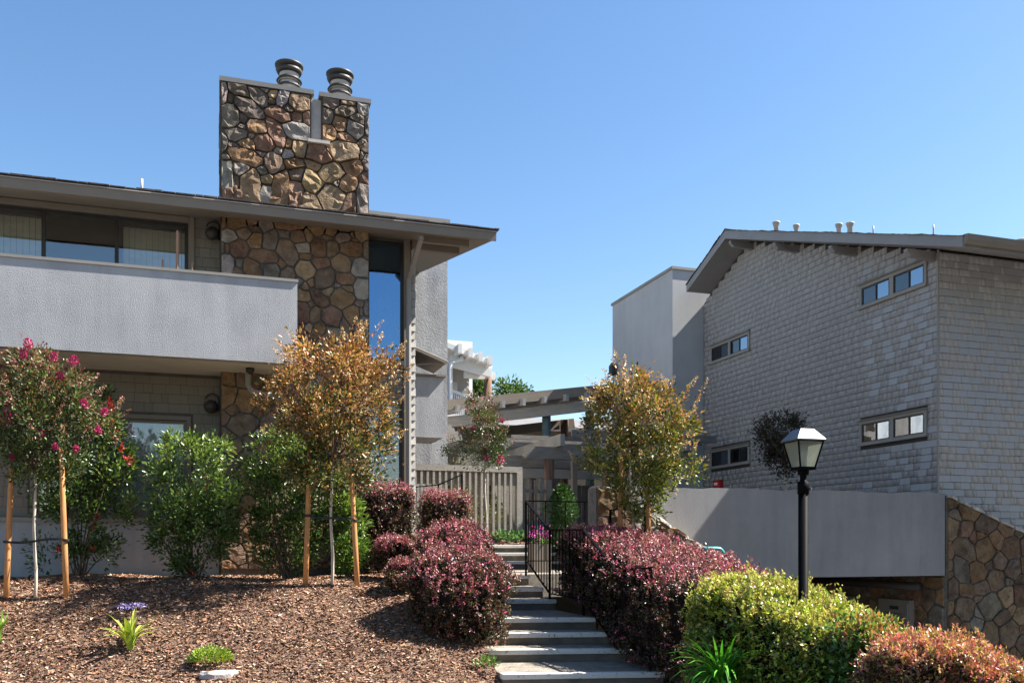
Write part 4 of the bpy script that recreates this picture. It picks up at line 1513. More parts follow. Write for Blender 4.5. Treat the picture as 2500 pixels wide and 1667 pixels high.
# far white-raftered house
FYH = 36.0
fh = thing('far_house', 'pale house with white rafter ends and balcony above the walkway roof', 'house', (5.5, FYH, .3))
Pf = lambda x, y, Y=FYH: px(1070 + x / 8.252, 820 + y / 8.252, Y=Y)
w1 = Pf(620, 600, FYH + 2)
m = MB()
m.box(3.0, w1.x, FYH + 2, FYH + 7, .3, Pf(620, 500, FYH + 2).z)
m.build('wall', 'trim_light', fh)
a, b_ = Pf(100, 120), Pf(1020, 500)
m = MB()
th = .22
m.prism([(a.x, a.z), (b_.x, b_.z), (b_.x, b_.z - th), (a.x, a.z - th)], 'y', FYH - .2, FYH + 3)
m.build('roof', 'rafter_white', fh)
for x, y in ((385, 330), (600, 410), (800, 490), (995, 560)):
    p = Pf(x, y)
    m = MB()
    m.box(p.x - .08, p.x + .08, FYH - .45, FYH + 2.9, p.z - .12, p.z + .26)
    m.build('rafter', 'rafter_white', fh)
m = MB()
m.beam(Pf(240, 500, FYH + .3), Pf(1060, 720, FYH + .3), .2, .48)
m.build('beam', 'rafter_white', fh)
m = MB()
m.beam(Pf(520, 760, FYH + .6), Pf(1140, 815, FYH + .6), .2, .34)
m.build('plate_beam', 'rafter_white', fh)
p = Pf(1000, 840, FYH + .6)
q = Pf(1000, 1400, FYH + .6)
m = MB()
m.tube([(p.x, FYH + .6, .3), (p.x, FYH + .6, p.z)], .17, 12)
m.build('post', 'post_brown', fh, True)
p = Pf(245, 560, FYH - .1)
m = MB()
m.tube([(p.x + .55, FYH + .1, p.z + .45), (p.x + .5, FYH, p.z + .22), (p.x, FYH - .1, p.z + .05), (p.x, FYH - .1, .3)], .085, 10)
m.build('downspout', 'rafter_white', fh, True)
r0, r1 = Pf(270, 1105, FYH + .2), Pf(720, 1260, FYH + .2)
m = MB()
m.beam(r0, r1, .1, .12)
m.build('balcony_rail', 'rafter_white', fh)
for i in range(12):
    f = (i + .5) / 12
    p = r0.lerp(r1, f)
    m = MB()
    m.box(p.x - .055, p.x + .055, FYH + .17, FYH + .23, p.z - 1.0, p.z - .06)
    m.build('baluster', 'rafter_white', fh)
u0, u1 = Pf(200, 130, FYH + 4), Pf(630, 165, FYH + 4)
m = MB()
m.box(3.0, u1.x, FYH + 3.5, FYH + 6, 2.0, u1.z)
m.build('upper_wall', 'white', fh)
dd, de = Pf(285, 925, FYH + 1.97), Pf(385, 1300, FYH + 1.97)
m = MB()
m.box(dd.x, de.x, FYH + 1.95, FYH + 1.998, .3, dd.z)
m.build('door', 'flue', fh)

# ================================================================ STAIRS AND RAILINGS
stairs = thing('concrete_staircase', 'flight of worn concrete steps with white painted edges climbing between hedges', 'stairs', (4, 10, -1.65))
STEPS = [(9.40, -1.48), (10.44, -1.32), (10.95, -1.16), (11.42, -1.00), (12.95, -0.84), (13.52, -0.68), (14.22, -0.50), (17.6, -0.335), (17.98, -0.165), (18.36, 0.0)]
SK = 0.23


def step_mesh(xl, xr, y, yb, z, zb, skew):
    yl, yr = y + (xr - xl) * skew, y
    m = MB()
    m.prism([(xl, yl + .02), (xr, yr + .02), (xr, yb), (xl, yb)], 'z', zb, z - .06)
    r = m
    m2 = MB()
    m2.prism([(xl - .0, yl + .10), (xr, yr + .10), (xr, yb), (xl, yb)], 'z', z - .058, z)
    m3 = MB()
    m3.prism([(xl - .006, yl - .012), (xr + .006, yr - .012), (xr + .006, yr + .098), (xl - .006, yl + .098)], 'z', z - .062, z + .003)
    return r, m2, m3


for i, (y, z) in enumerate(STEPS):
    xl, xr = (3.10, 4.92) if i < 7 else (4.2, 6.9)
    if i == 0:
        xl = 3.08
    yb = STEPS[i + 1][0] + .9 if i < 9 else 19.0
    if i == 6:
        yb = 15.4
    r, t_, n_ = step_mesh(xl, xr, y, yb, z, -1.69 if i < 4 else z - .4, SK if i < 7 else .05)
    st = r.build('step', 'riser', stairs)
    t_.build('tread', 'concrete', st)
    n_.build('nosing', 'nosing', st, bevel=.008)


def rail_run(parent, pts, zfoot, post_at, spacing=.135, rail=.024, bottom=True, bar=.006):
    """pts: rail top polyline; balusters hang to the bottom rail."""
    pts = [Vector(p) for p in pts]
    for a, b in zip(pts[:-1], pts[1:]):
        MB().beam(a, b, .042, .022).build('handrail', 'iron', parent)
        if bottom:
            MB().beam(a - Vector((0, 0, zfoot)), b - Vector((0, 0, zfoot)), .028, .016).build('bottom_rail', 'iron', parent)
        L = (b - a).length
        n = max(1, int(L / spacing))
        for i in range(1, n):
            p = a.lerp(b, i / n)
            MB().beam(p - Vector((0, 0, zfoot)), p - Vector((0, 0, .01)), bar * 2, bar * 2).build('baluster', 'iron', parent)
    for i, foot in post_at:
        p = pts[i]
        MB().beam((p.x, p.y, p.z - foot), (p.x, p.y, p.z + .01), .03, .03).build('post', 'iron', parent)


rl = thing('stair_railing', 'black wrought iron railing running down the steps against the hedge', 'railing', (4.8, 12, -1.5))
rx = 4.84
rp = [px(1284, 1222, X=rx), px(1342, 1293, X=rx), px(1425, 1293, X=rx), px(1503, 1390, X=rx), px(1588, 1386, X=rx)]
rail_run(rl, rp, .98, [(0, 1.25), (1, 1.15), (2, 1.2), (3, 1.15), (4, 1.35)])
r2 = thing('landing_railing', 'thin black iron railing crossing the upper landing before the conifer', 'railing', (5.6, rp[0].y, -.5))
q0 = rp[0] + Vector((0.0, .03, 0))
q1 = px(1475, 1226, Y=q0.y)
q2 = px(1558, 1262, Y=q0.y - .15)
rail_run(r2, [q0, q1], 1.0, [(1, 1.3)], spacing=.33)
r3 = thing('garden_railing', 'short black iron railing half hidden above the purple hedge blocks', 'railing', (4.3, 18.4, .2))
a, b_, c_ = px(1000, 1190, Y=18.3), px(1070, 1183, Y=18.3), px(1128, 1158, Y=18.6)
rail_run(r3, [a, b_, c_], .9, [(0, 1.0), (1, 1.0), (2, 1.0)], spacing=.14)
r4 = thing('bridge_railing', 'low black iron railing beside the staked bronze tree', 'railing', (7, 12.9, -.4))
rail_run(r4, [px(1490, 1245, Y=13.0), px(1548, 1236, Y=13.0), px(1574, 1226, Y=12.9)], .9, [(0, 1.2), (1, 1.2), (2, 1.2)], spacing=.14)
# teal tube handrail
m = MB()
a, b_ = px(1640, 1339, Y=11.6), px(1752, 1339, Y=11.6)
pts = [(a.x, 11.6, a.z), (b_.x, 11.6, a.z)] + [(b_.x + .09 * math.sin(t), 11.6, a.z - .09 + .09 * math.cos(t)) for t in np.linspace(.3, math.pi / 2, 6)] + [(b_.x + .09, 11.6, -1.7)]
m.tube(pts, .032, 12)
m.tube([(a.x, 11.6, a.z), (a.x, 11.6, -1.7)], .032, 12)
tag(m.build('teal_handrail', 'teal', None, True), 'rounded teal metal handrail showing above the hedge', 'handrail')

# dry leaves and crumbs blown onto the treads
LX, LY, LZ = [], [], []
for i, (y, z) in enumerate(STEPS[:7]):
    yb = STEPS[i + 1][0] if i < 6 else 14.9
    k = int(90 * (yb - y))
    xx = rng.uniform(3.12, 4.9, k)
    LX += list(xx)
    LY += list(y + (4.92 - xx) * SK + .02 + rng.uniform(0, 1, k) ** .6 * (yb - y - .03))
    LZ += [z + .008] * k
n = len(LX)
P = np.stack([LX, LY, LZ], 1)
a_ = rng.uniform(0, 6.28, n)
V, F = leaf_arrays(P, np.stack([np.cos(a_), np.sin(a_), rng.uniform(-.02, .2, n)], 1), rng.uniform(.015, .04, n), .5, N=np.tile([0, 0, 1.0], (n, 1)))
o = np_mesh('fallen_leaves', V, F, 'leaf', None, np.repeat(palette(n, [(.2, .11, .05), (.12, .06, .04), (.26, .17, .08)], [1, 1, 1], .2), 4, axis=0))
tag(o, 'dry leaves and crumbs scattered on the concrete steps', kind='stuff')

# ================================================================ LAMP POST
p = px(1961, 1330, d=8.3)
lx, ly = p.x, p.y
lamp = thing('lamp_post', 'black street lamp with four sided frosted glass lantern behind the hedge', 'lamp', (lx, ly, -1.68))
kz = 8.3 / FPX
zl = lambda y: (HZ - y) * kz
m = MB()
m.lathe((lx, ly, -1.68), [(.085, 0), (.085, .06), (.045, .1), (.045, zl(1200) + 1.68)], 18)
m.build('pole', 'iron', lamp, True)
m = MB()
m.lathe((lx, ly, zl(1206)), [(.052, 0), (.053, zl(1176) - zl(1206)), (.03, zl(1174) - zl(1206)), (.03, zl(1160) - zl(1206)), (.05, zl(1158) - zl(1206)), (.052, zl(1143) - zl(1206))], 18)
m.build('collar', 'iron', lamp, True)
m = MB()
m.tube([(lx + .045, ly - .03, zl(1193)), (lx + .055, ly - .045, zl(1193))], .016, 12)
m.build('photocell', 'frame_dark', lamp)
zb_, zt_, zr, zc = zl(1142), zl(1078), zl(1050), zl(1047)
ang0 = math.radians(-4)


def ring(h, z):
    return [(lx + h * math.sqrt(2) * math.cos(ang0 + math.pi / 4 + k * math.pi / 2), ly + h * math.sqrt(2) * math.sin(ang0 + math.pi / 4 + k * math.pi / 2), z) for k in range(4)]


lo, hi = ring(0.0754, zb_), ring(0.1284, zt_)
m = MB()
m.poly(ring(0.0814, zb_ - .02) + ring(0.0814, zb_), [(3, 2, 1, 0), (4, 5, 6, 7)] + [(k, (k + 1) % 4, 4 + (k + 1) % 4, 4 + k) for k in range(4)])
for k in range(4):
    m.beam(lo[k], hi[k], .014, .014)
    m.beam(hi[k], hi[(k + 1) % 4], .014, .016)
    m.beam(lo[k], lo[(k + 1) % 4], .014, .014)
m.build('lantern_frame', 'iron', lamp)
MT['frosted'] = None
fm, nt, pb = nodes_of('frosted')
pb.inputs['Base Color'].default_value = (0.36, 0.38, 0.32, 1)
pb.inputs['Roughness'].default_value = 0.35
trn = nt.nodes.new('ShaderNodeBsdfTranslucent')
trn.inputs[0].default_value = (0.42, 0.45, 0.38, 1)
tpn = nt.nodes.new('ShaderNodeBsdfTransparent')
tpn.inputs[0].default_value = (0.8, 0.83, 0.78, 1)
mx1 = nt.nodes.new('ShaderNodeMixShader')
mx1.inputs[0].default_value = 0.5
mx2 = nt.nodes.new('ShaderNodeMixShader')
mx2.inputs[0].default_value = 0.5
nt.links.new(pb.outputs[0], mx1.inputs[1])
nt.links.new(trn.outputs[0], mx1.inputs[2])
nt.links.new(mx1.outputs[0], mx2.inputs[1])
nt.links.new(tpn.outputs[0], mx2.inputs[2])
nt.links.new(mx2.outputs[0], nt.nodes['Material Output'].inputs[0])
MT['frosted'] = fm
lo2, hi2 = ring(0.0736, zb_), ring(0.1258, zt_)
for k in range(4):
    MB().poly([lo2[k], lo2[(k + 1) % 4], hi2[(k + 1) % 4], hi2[k]], [(0, 1, 2, 3)]).build('lantern_pane', 'frosted', lamp)
m = MB()
e0, e1, e2, e3 = ring(0.1438, zt_), ring(0.1455, zt_ + .014), ring(0.0728, zr), ring(0.0685, zr + .006)
m.poly(e0 + e1 + e2 + e3, [(3, 2, 1, 0)] + [(4 * l + k, 4 * l + (k + 1) % 4, 4 * l + 4 + (k + 1) % 4, 4 * l + 4 + k) for l in range(3) for k in range(4)] + [(12, 13, 14, 15)])
m.build('lantern_roof', 'lamp_roof', lamp)
m = MB()
m.lathe((lx, ly, zb_), [(.026, 0), (.026, .07), (.04, .09), (.043, .13), (.03, .165), (.01, .175)], 16)
m.build('bulb', 'white', lamp, True)
MB().lathe((lx, ly, zr), [(.02, 0), (.02, .02), (.01, .03)], 12).build('finial', 'iron', lamp)


# ================================================================ PLANTS
RV = np.array([CS, -SN, 0.0])
FV = np.array([SN, CS, 0.0])
ZV = np.array([0.0, 0.0, 1.0])


def prof_fn(profile, d):
    """Crown outline (photo rows) as a centre line and radius by height, at depth d."""
    rows = sorted(profile)
    z = np.array([(HZ - r[0]) / FPX * d for r in rows])[::-1]
    c = np.array([((r[1] + r[2]) / 2 - CX0) / FPX * d for r in rows])[::-1]
    w = np.maximum(np.array([(r[2] - r[1]) / 2 / FPX * d for r in rows])[::-1] - .05, .02)
    return z, c, w


def sample_crown(profile, d, n, fill=0.55, squash=0.85):
    z, c, w = prof_fn(profile, d)
    zz = np.linspace(z[0], z[-1], 200)
    ww = np.interp(zz, z, w)
    pr = (ww + .05) ** 1.5
    h = rng.choice(zz, size=n, p=pr / pr.sum()) + rng.uniform(-.02, .02, n)
    W = np.interp(h, z, w)
    C = np.interp(h, z, c)
    a = rng.uniform(0, 2 * np.pi, n)
    q = rng.uniform(0, 1, n) ** fill
    p1, p2 = rng.uniform(0, 6, 2)
    span = z[-1] - z[0]
    W = W * (1 + .17 * np.sin(3 * a + 8 * h / span + p1) + .13 * np.sin(5 * a - 15 * h / span + p2))
    P = (d * FV)[None, :] + (C + W * q * np.cos(a))[:, None] * RV + (W * squash * q * np.sin(a))[:, None] * FV + h[:, None] * ZV
    out = np.cos(a)[:, None] * RV + np.sin(a)[:, None] * FV
    t = (h - z[0]) / (z[-1] - z[0])
    return P, out, q, t


def clumped(P, out, q, per, rad, lift=0.6):
    """Leaves gathered round clump centres P; returns points, directions and the clump index."""
    n = len(P)
    k = np.repeat(np.arange(n), per)
    rr = rng.normal(0, 1, (n * per, 3)) * np.asarray(rad)[k][:, None] * np.array([1, 1, 1.1])
    pts = P[k] + rr * 0.55
    D = out[k] * 0.7 + rr / np.asarray(rad)[k][:, None] * 0.7 + np.array([0, 0, lift]) + rng.normal(0, .45, (n * per, 3))
    return pts, D, k


def limbs(parent, top, targets, r0=.02, name='limb', mat='twig', bend=.25):
    m = MB()
    for t in targets:
        a, b = Vector(top), Vector(t)
        mid = a.lerp(b, .5) + Vector((0, 0, -(b - a).length * bend * .3)) + Vector(rng.normal(0, .03, 3))
        m.tube([a, mid, b], [r0, r0 * .6, r0 * .2], 5, False)
    return m.build(name, mat, parent)


def panicles(P, D, n_each, length, width):
    k = np.repeat(np.arange(len(P)), n_each)
    u = rng.uniform(0, 1, len(k))
    w = width * (1 - .75 * u) * np.sqrt(rng.uniform(0, 1, len(k)))
    a = rng.uniform(0, 2 * np.pi, len(k))
    side = np.stack([np.cos(a), np.sin(a), np.zeros_like(a)], 1)
    L = np.asarray(length)[k] if np.ndim(length) else length
    pts = P[k] + unit(D)[k] * (u * L)[:, None] + side * w[:, None]
    return pts, side + rng.normal(0, .7, (len(k), 3)), k


def crape(label, d, profile, base, trunk_top, stakes, tie_y, colf, nclump=85, per=60, leaf=.045, heads=30, headcol=((.52, .36, .17),), flowers=(),
          group='staked crape myrtle trees', name='crape_myrtle_tree', crad=(.10, .19), spike=.0, flower_col=(.40, .025, .13), trunk_r=.02):
    bx, by = base
    p = px(bx, by, d=d)
    t = thing(name, label, 'tree', p, group)
    top = px(trunk_top[0], trunk_top[1], d=d)
    m = MB()
    pts = [p + (top - p) * f + Vector((.012 * math.sin(9 * f), .01 * math.cos(7 * f), 0)) for f in np.linspace(-.06, 1, 8)]
    m.tube(pts, [trunk_r * (1.15 - .35 * i / 7) for i in range(8)], 8)
    m.build('trunk', 'bark', t, True)
    P, out, q, tt = sample_crown(profile, d, nclump)
    rad = rng.uniform(*crad, nclump)
    pts, D, k = clumped(P, out, q, per, rad)
    n = len(pts)
    C = np.clip(colf(n, tt[k] + rng.normal(0, .12, n), q[k]) * (1 + .22 * rng.normal(size=nclump))[k][:, None].clip(.5, 1.5), .004, .9)
    parts = [(pts, D, rng.uniform(.65, 1.15, n) * leaf, .5, C)]
    # shoots that break the outline
    if spike:
        P2, o2, q2, t2 = sample_crown(profile, d, int(nclump * 1.4), fill=.15)
        sel = t2 > .25
        P2, o2, t2 = P2[sel], o2[sel], t2[sel]
        dd = unit(o2 * .55 + np.array([0, 0, .8]) + rng.normal(0, .25, (len(P2), 3)))
        m_ = 26
        kk = np.repeat(np.arange(len(P2)), m_)
        u = rng.uniform(-.4, 1, len(kk))
        pp_ = P2[kk] + dd[kk] * (u * spike)[:, None] + rng.normal(0, .014, (len(kk), 3))
        parts.append((pp_, dd[kk] * .5 + rng.normal(0, .7, (len(kk), 3)), rng.uniform(.5, .95, len(kk)) * leaf, .5, colf(len(kk), t2[kk] + .15, np.ones(len(kk)))))
        hp, hd = P2 + dd * spike * .8, dd
    else:
        hp, hd = P, unit(out * .5 + np.array([0, 0, .8]))
    leaf_obj('crown', t, parts)
    if heads:
        idx = rng.choice(len(hp), size=min(heads, len(hp)), replace=False)
        hpp, hdd, kk = panicles(hp[idx], hd[idx], 46, rng.uniform(.09, .2, len(idx)), .045)
        leaf_obj('seed_heads', t, [(hpp, hdd, rng.uniform(.010, .019, len(hpp)), .9, palette(len(hpp), headcol, [1] * len(headcol), .25))])
    for (fx, fy, fs) in flowers:
        c = np.array(px(fx, fy, d=d - .35))
        nf = int(150 * fs)
        v = rng.normal(0, 1, (nf, 3))
        v = unit(v) * (rng.uniform(.4, 1, nf) ** .5)[:, None] * .046 * fs * np.array([1, 1, 1.35])
        leaf_obj('blossom', t, [(c + v, v + rng.normal(0, .03, (nf, 3)), rng.uniform(.018, .03, nf), .85, palette(nf, (flower_col, tuple(x * .6 for x in flower_col)), (3, 1), .2))])
    limbs(t, top, [tuple(P[i]) for i in rng.choice(nclump, size=min(26, nclump), replace=False)], trunk_r * .5)
    return t


def staked(label, d, pairs, tie, group='round tree stakes'):
    """Two round stakes with a strap between; each stake a thing, the strap another."""
    for i, (x0, y0, x1, y1, lab) in enumerate(pairs):
        a, b = px(x0, y0, d=d), px(x1, y1, d=d)
        t = thing('tree_stake', lab, 'stake', b, group)
        m = MB()
        lo = b + (b - a).normalized() * .15
        m.tube([a, a.lerp(b, .3), a.lerp(b, .7), lo], [.032, .035, .037, .038], 12)
        m.build('pole', 'stake', t, True)
    if tie:
        (xa, ya, xb, yb, lab) = tie
        a, b = px(xa, ya, d=d - .045), px(xb, yb, d=d - .045)
        n = 14
        P = []
        for i in range(n + 1):
            f = i / n
            c = a.lerp(b, f) + Vector((0, 0, -.018 * math.sin(math.pi * f * 2)))
            tw = .5 * math.sin(f * 9)
            P += [c + Vector((0, .012 * math.sin(tw), .016 * math.cos(tw))), c - Vector((0, .012 * math.sin(tw), .016 * math.cos(tw)))]
        m = MB()
        m.poly(P, [(2 * i, 2 * i + 1, 2 * i + 3, 2 * i + 2) for i in range(n)])
        Q = [p + Vector((0, .09, .004)) for p in P]
        m.poly(Q, [(2 * i, 2 * i + 2, 2 * i + 3, 2 * i + 1) for i in range(n)])
        for e in (a, b):
            m.lathe((e.x, e.y + .045, e.z - .018), [(.041, 0), (.043, .01), (.043, .026), (.041, .036)], 14)
        tag(m.build('tree_strap', 'strap', None), lab, 'strap', 'black rubber tree straps')


G1, G2, G3 = (.045, .075, .018), (.075, .115, .025), (.03, .055, .018)


def col_bronze(n, t, q):
    a = palette(n, [(.34, .165, .05), (.25, .095, .04), (.40, .25, .09), (.15, .06, .03), (.19, .15, .03)], [4, 2.5, 2.5, 1.3, 1.8], .22)
    b = palette(n, [G1, G3, (.11, .11, .022), (.22, .14, .03)], [3, 3, 2, 1.2], .22)
    f = np.clip((t * 1.1 + rng.normal(0, .18, n) - .22) * 1.6, 0, 1) > rng.uniform(0, 1, n)
    return np.where(f[:, None], a, b)


def col_green(n, t, q):
    a = palette(n, [(.06, .09, .025), (.11, .11, .04), (.20, .085, .06), (.13, .045, .04)], [2, 1.8, 2, 1.4], .2)
    b = palette(n, [G1, G2, G3, (.09, .13, .045)], [3, 2, 2, 1.4], .22)
    f = (t - .3) * 1.5 > rng.uniform(0, 1, n)
    return np.where(f[:, None], a, b)


def col_yellow(n, t, q):
    a = palette(n, [(.36, .19, .07), (.28, .13, .06), (.32, .23, .05)], [3, 2, 2], .22)
    b = palette(n, [(.07, .11, .016), (.13, .16, .02), (.22, .19, .03), (.035, .055, .012)], [3, 3, 2, 1.6], .22)
    f = np.clip((t + rng.normal(0, .2, n) - .42) * 1.6, 0, 1) > rng.uniform(0, 1, n)
    return np.where(f[:, None], a, b)


def col_dark(n, t, q):
    return palette(n, [(.035, .028, .02), (.025, .034, .015), (.055, .03, .025)], [2, 2, 1], .2)


SEED = ((.55, .38, .17), (.62, .45, .22), (.42, .26, .12))
PINKSEED = ((.34, .15, .12), (.36, .11, .13), (.30, .22, .10), (.44, .28, .15), (.22, .05, .08))

crape('bronze and gold leaved young tree tied between two stakes before the chimney', 12.55,
      [(822, 845, 880), (845, 765, 940), (868, 710, 955), (900, 690, 990), (950, 655, 985), (1010, 635, 975), (1070, 650, 970), (1120, 665, 960), (1165, 690, 925), (1205, 740, 880)],
      (811, 1424), (808, 1130), None, None, col_bronze, 92, 145, .068, 130, SEED, spike=.22)
staked('', 12.55, [(757, 1090, 746, 1418, 'amber round stake standing before the leafy shrub, trunk beside it'),
                   (858, 1150, 872, 1424, 'amber leaning stake between the pale trunk and the purple hedge')],
       (752, 1258, 866, 1270, 'black strap tying the bronze tree to its two stakes'))
crape('green young tree with pink blossoms tied between stakes at the picture edge', 12.0,
      [(862, 35, 90), (890, 18, 190), (930, -15, 205), (980, -45, 235), (1030, -60, 255), (1080, -60, 245), (1130, -50, 215), (1175, -10, 170)],
      (86, 1456), (84, 1150), None, None, col_green, 90, 140, .062, 150, PINKSEED,
      flowers=((68, 838, 1.0), (145, 917, .9), (14, 1022, 1.5), (205, 985, .9), (100, 1058, .8), (57, 862, 1.0), (20, 985, .7), (255, 1005, .8), (185, 1095, .7), (30, 1115, .6), (135, 1090, .6), (240, 1050, .8), (130, 870, .9), (180, 880, 1.0)),
      spike=.2)
staked('', 12.0, [(28, 1140, 15, 1455, 'amber round stake at the picture edge under the blossoming tree'),
                  (149, 1095, 162, 1450, 'tall amber stake on the shrub side of the blossoming tree')],
       (14, 1322, 160, 1318, 'black strap tying the blossoming tree to its stakes'))
crape('golden green young tree growing behind the purple hedge by the stucco parapet', 13.6,
      [(898, 1510, 1550), (925, 1485, 1580), (968, 1430, 1685), (1010, 1450, 1700), (1060, 1458, 1690), (1110, 1445, 1700), (1160, 1435, 1690), (1215, 1475, 1650), (1255, 1520, 1600)],
      (1547, 1320), (1535, 1090), None, None, col_yellow, 90, 130, .07, 120, SEED, spike=.23)
staked('', 13.6, [(1517, 1120, 1513, 1330, 'shaded brown stake under the golden green tree'),
                  (1580, 1190, 1585, 1330, 'sunlit amber stake under the golden green tree')], None)
crape('slim young tree with rosy seed heads before the slatted fence', 18.4,
      [(968, 1145, 1170), (1000, 1120, 1235), (1020, 1125, 1235), (1040, 1125, 1245), (1080, 1115, 1245), (1105, 1075, 1235), (1145, 1150, 1215)],
      (1187, 1300), (1183, 1110), None, None, col_green, 34, 110, .062, 44, PINKSEED, flowers=((1222, 1122, 1.6), (1188, 1118, .9), (1226, 1026, .8), (1155, 1045, .6)), spike=.2)
crape('small dark leaved tree in shade behind the lamp and parapet', 17.0,
      [(1005, 1900, 1940), (1025, 1890, 1945), (1045, 1828, 1962), (1085, 1850, 1945), (1130, 1880, 1935), (1165, 1895, 1930)],
      (1924, 1330), (1915, 1120), None, None, col_dark, 32, 110, .065, 0, spike=.16, trunk_r=.03)


def shrub(label, d, profile, base, nclump, per, leaf, cols, wts, tipcols=None, red=(), stems=16, group='glossy photinia shrubs', name='photinia_shrub', crad=(.08, .15)):
    p = px(*base, d=d)
    p.z = max(p.z, -9)
    t = thing(name, label, 'shrub', p, group)
    P, out, q, tt = sample_crown(profile, d, nclump, fill=.5, squash=.6)
    rad = rng.uniform(*crad, nclump)
    pts, D, k = clumped(P, out, q, per, rad, lift=.7)
    n = len(pts)
    C = palette(n, cols, wts, .2)
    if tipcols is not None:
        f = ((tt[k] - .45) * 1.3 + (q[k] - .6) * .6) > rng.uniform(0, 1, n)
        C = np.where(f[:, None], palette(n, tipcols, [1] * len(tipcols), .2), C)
    leaf_obj('foliage', t, [(pts, D, rng.uniform(.65, 1.15, n) * leaf, .42, C)], 'leaf_gloss')
    tgt = [tuple(P[i]) for i in rng.choice(nclump, size=stems, replace=False)]
    m = MB()
    for s in tgt:
        a, b = Vector(p) + Vector(rng.normal(0, .05, 3) * [1, 1, 0]), Vector(s)
        a.z = p.z - .1
        m.tube([a, a.lerp(b, .45) + Vector((0, 0, .05)), b], [.012, .009, .004], 5, False)
    m.build('stems', 'twig', t)
    for (x, y, s) in red:
        c = np.array(px(x, y, d=d - .3))
        nn = int(11 * s)
        v = rng.normal(0, 1, (nn, 3)) * [.9, .9, .5] + np.array([0, 0, 1.0])
        leaf_obj('red_shoot', t, [(c + rng.normal(0, .02, (nn, 3)) + np.outer(rng.uniform(-.1, .05, nn), ZV), v, rng.uniform(.06, .1, nn), .36, palette(nn, [(.30, .02, .02), (.38, .04, .03), (.2, .015, .015)], [2, 1, 1], .2))], 'leaf_gloss')
    return t


PH = [(.045, .09, .02), (.07, .125, .028), (.03, .06, .017), (.095, .155, .04)]
PHT = [(.15, .22, .045), (.20, .27, .06), (.12, .18, .035)]
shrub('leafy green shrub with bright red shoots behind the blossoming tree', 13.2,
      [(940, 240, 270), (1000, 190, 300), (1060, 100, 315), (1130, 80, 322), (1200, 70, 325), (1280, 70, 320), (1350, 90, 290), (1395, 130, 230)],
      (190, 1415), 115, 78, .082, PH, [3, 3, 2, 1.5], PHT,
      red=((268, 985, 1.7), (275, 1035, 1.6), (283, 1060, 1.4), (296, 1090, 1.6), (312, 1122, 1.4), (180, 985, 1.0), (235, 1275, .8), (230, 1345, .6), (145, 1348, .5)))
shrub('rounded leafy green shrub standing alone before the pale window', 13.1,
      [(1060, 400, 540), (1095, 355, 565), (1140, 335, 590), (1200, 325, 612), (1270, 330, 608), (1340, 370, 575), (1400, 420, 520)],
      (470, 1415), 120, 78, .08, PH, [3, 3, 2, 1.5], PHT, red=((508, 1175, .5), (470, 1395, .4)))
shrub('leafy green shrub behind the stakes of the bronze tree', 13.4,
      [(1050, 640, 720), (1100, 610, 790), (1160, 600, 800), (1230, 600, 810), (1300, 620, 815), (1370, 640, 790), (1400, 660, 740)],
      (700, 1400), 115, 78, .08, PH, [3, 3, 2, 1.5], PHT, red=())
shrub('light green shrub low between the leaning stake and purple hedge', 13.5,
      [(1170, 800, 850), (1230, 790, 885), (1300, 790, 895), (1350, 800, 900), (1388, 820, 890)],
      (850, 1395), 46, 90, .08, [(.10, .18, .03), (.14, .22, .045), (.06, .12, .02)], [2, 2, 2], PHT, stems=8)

# ---------------------------------------------------------------- clipped hedges
PINK = [(.36, .12, .15), (.25, .08, .10), (.48, .24, .26), (.17, .05, .06), (.42, .07, .15), (.28, .12, .08), (.10, .035, .04)]
BRON = [(.10, .045, .03), (.085, .06, .022), (.06, .065, .018), (.15, .075, .04), (.035, .018, .015), (.03, .032, .012)]  # bronze side leaves, darkened to help the shade on hedge sides
GRN = [(.14, .20, .03), (.22, .25, .035), (.08, .14, .02), (.30, .27, .06), (.05, .09, .015)]


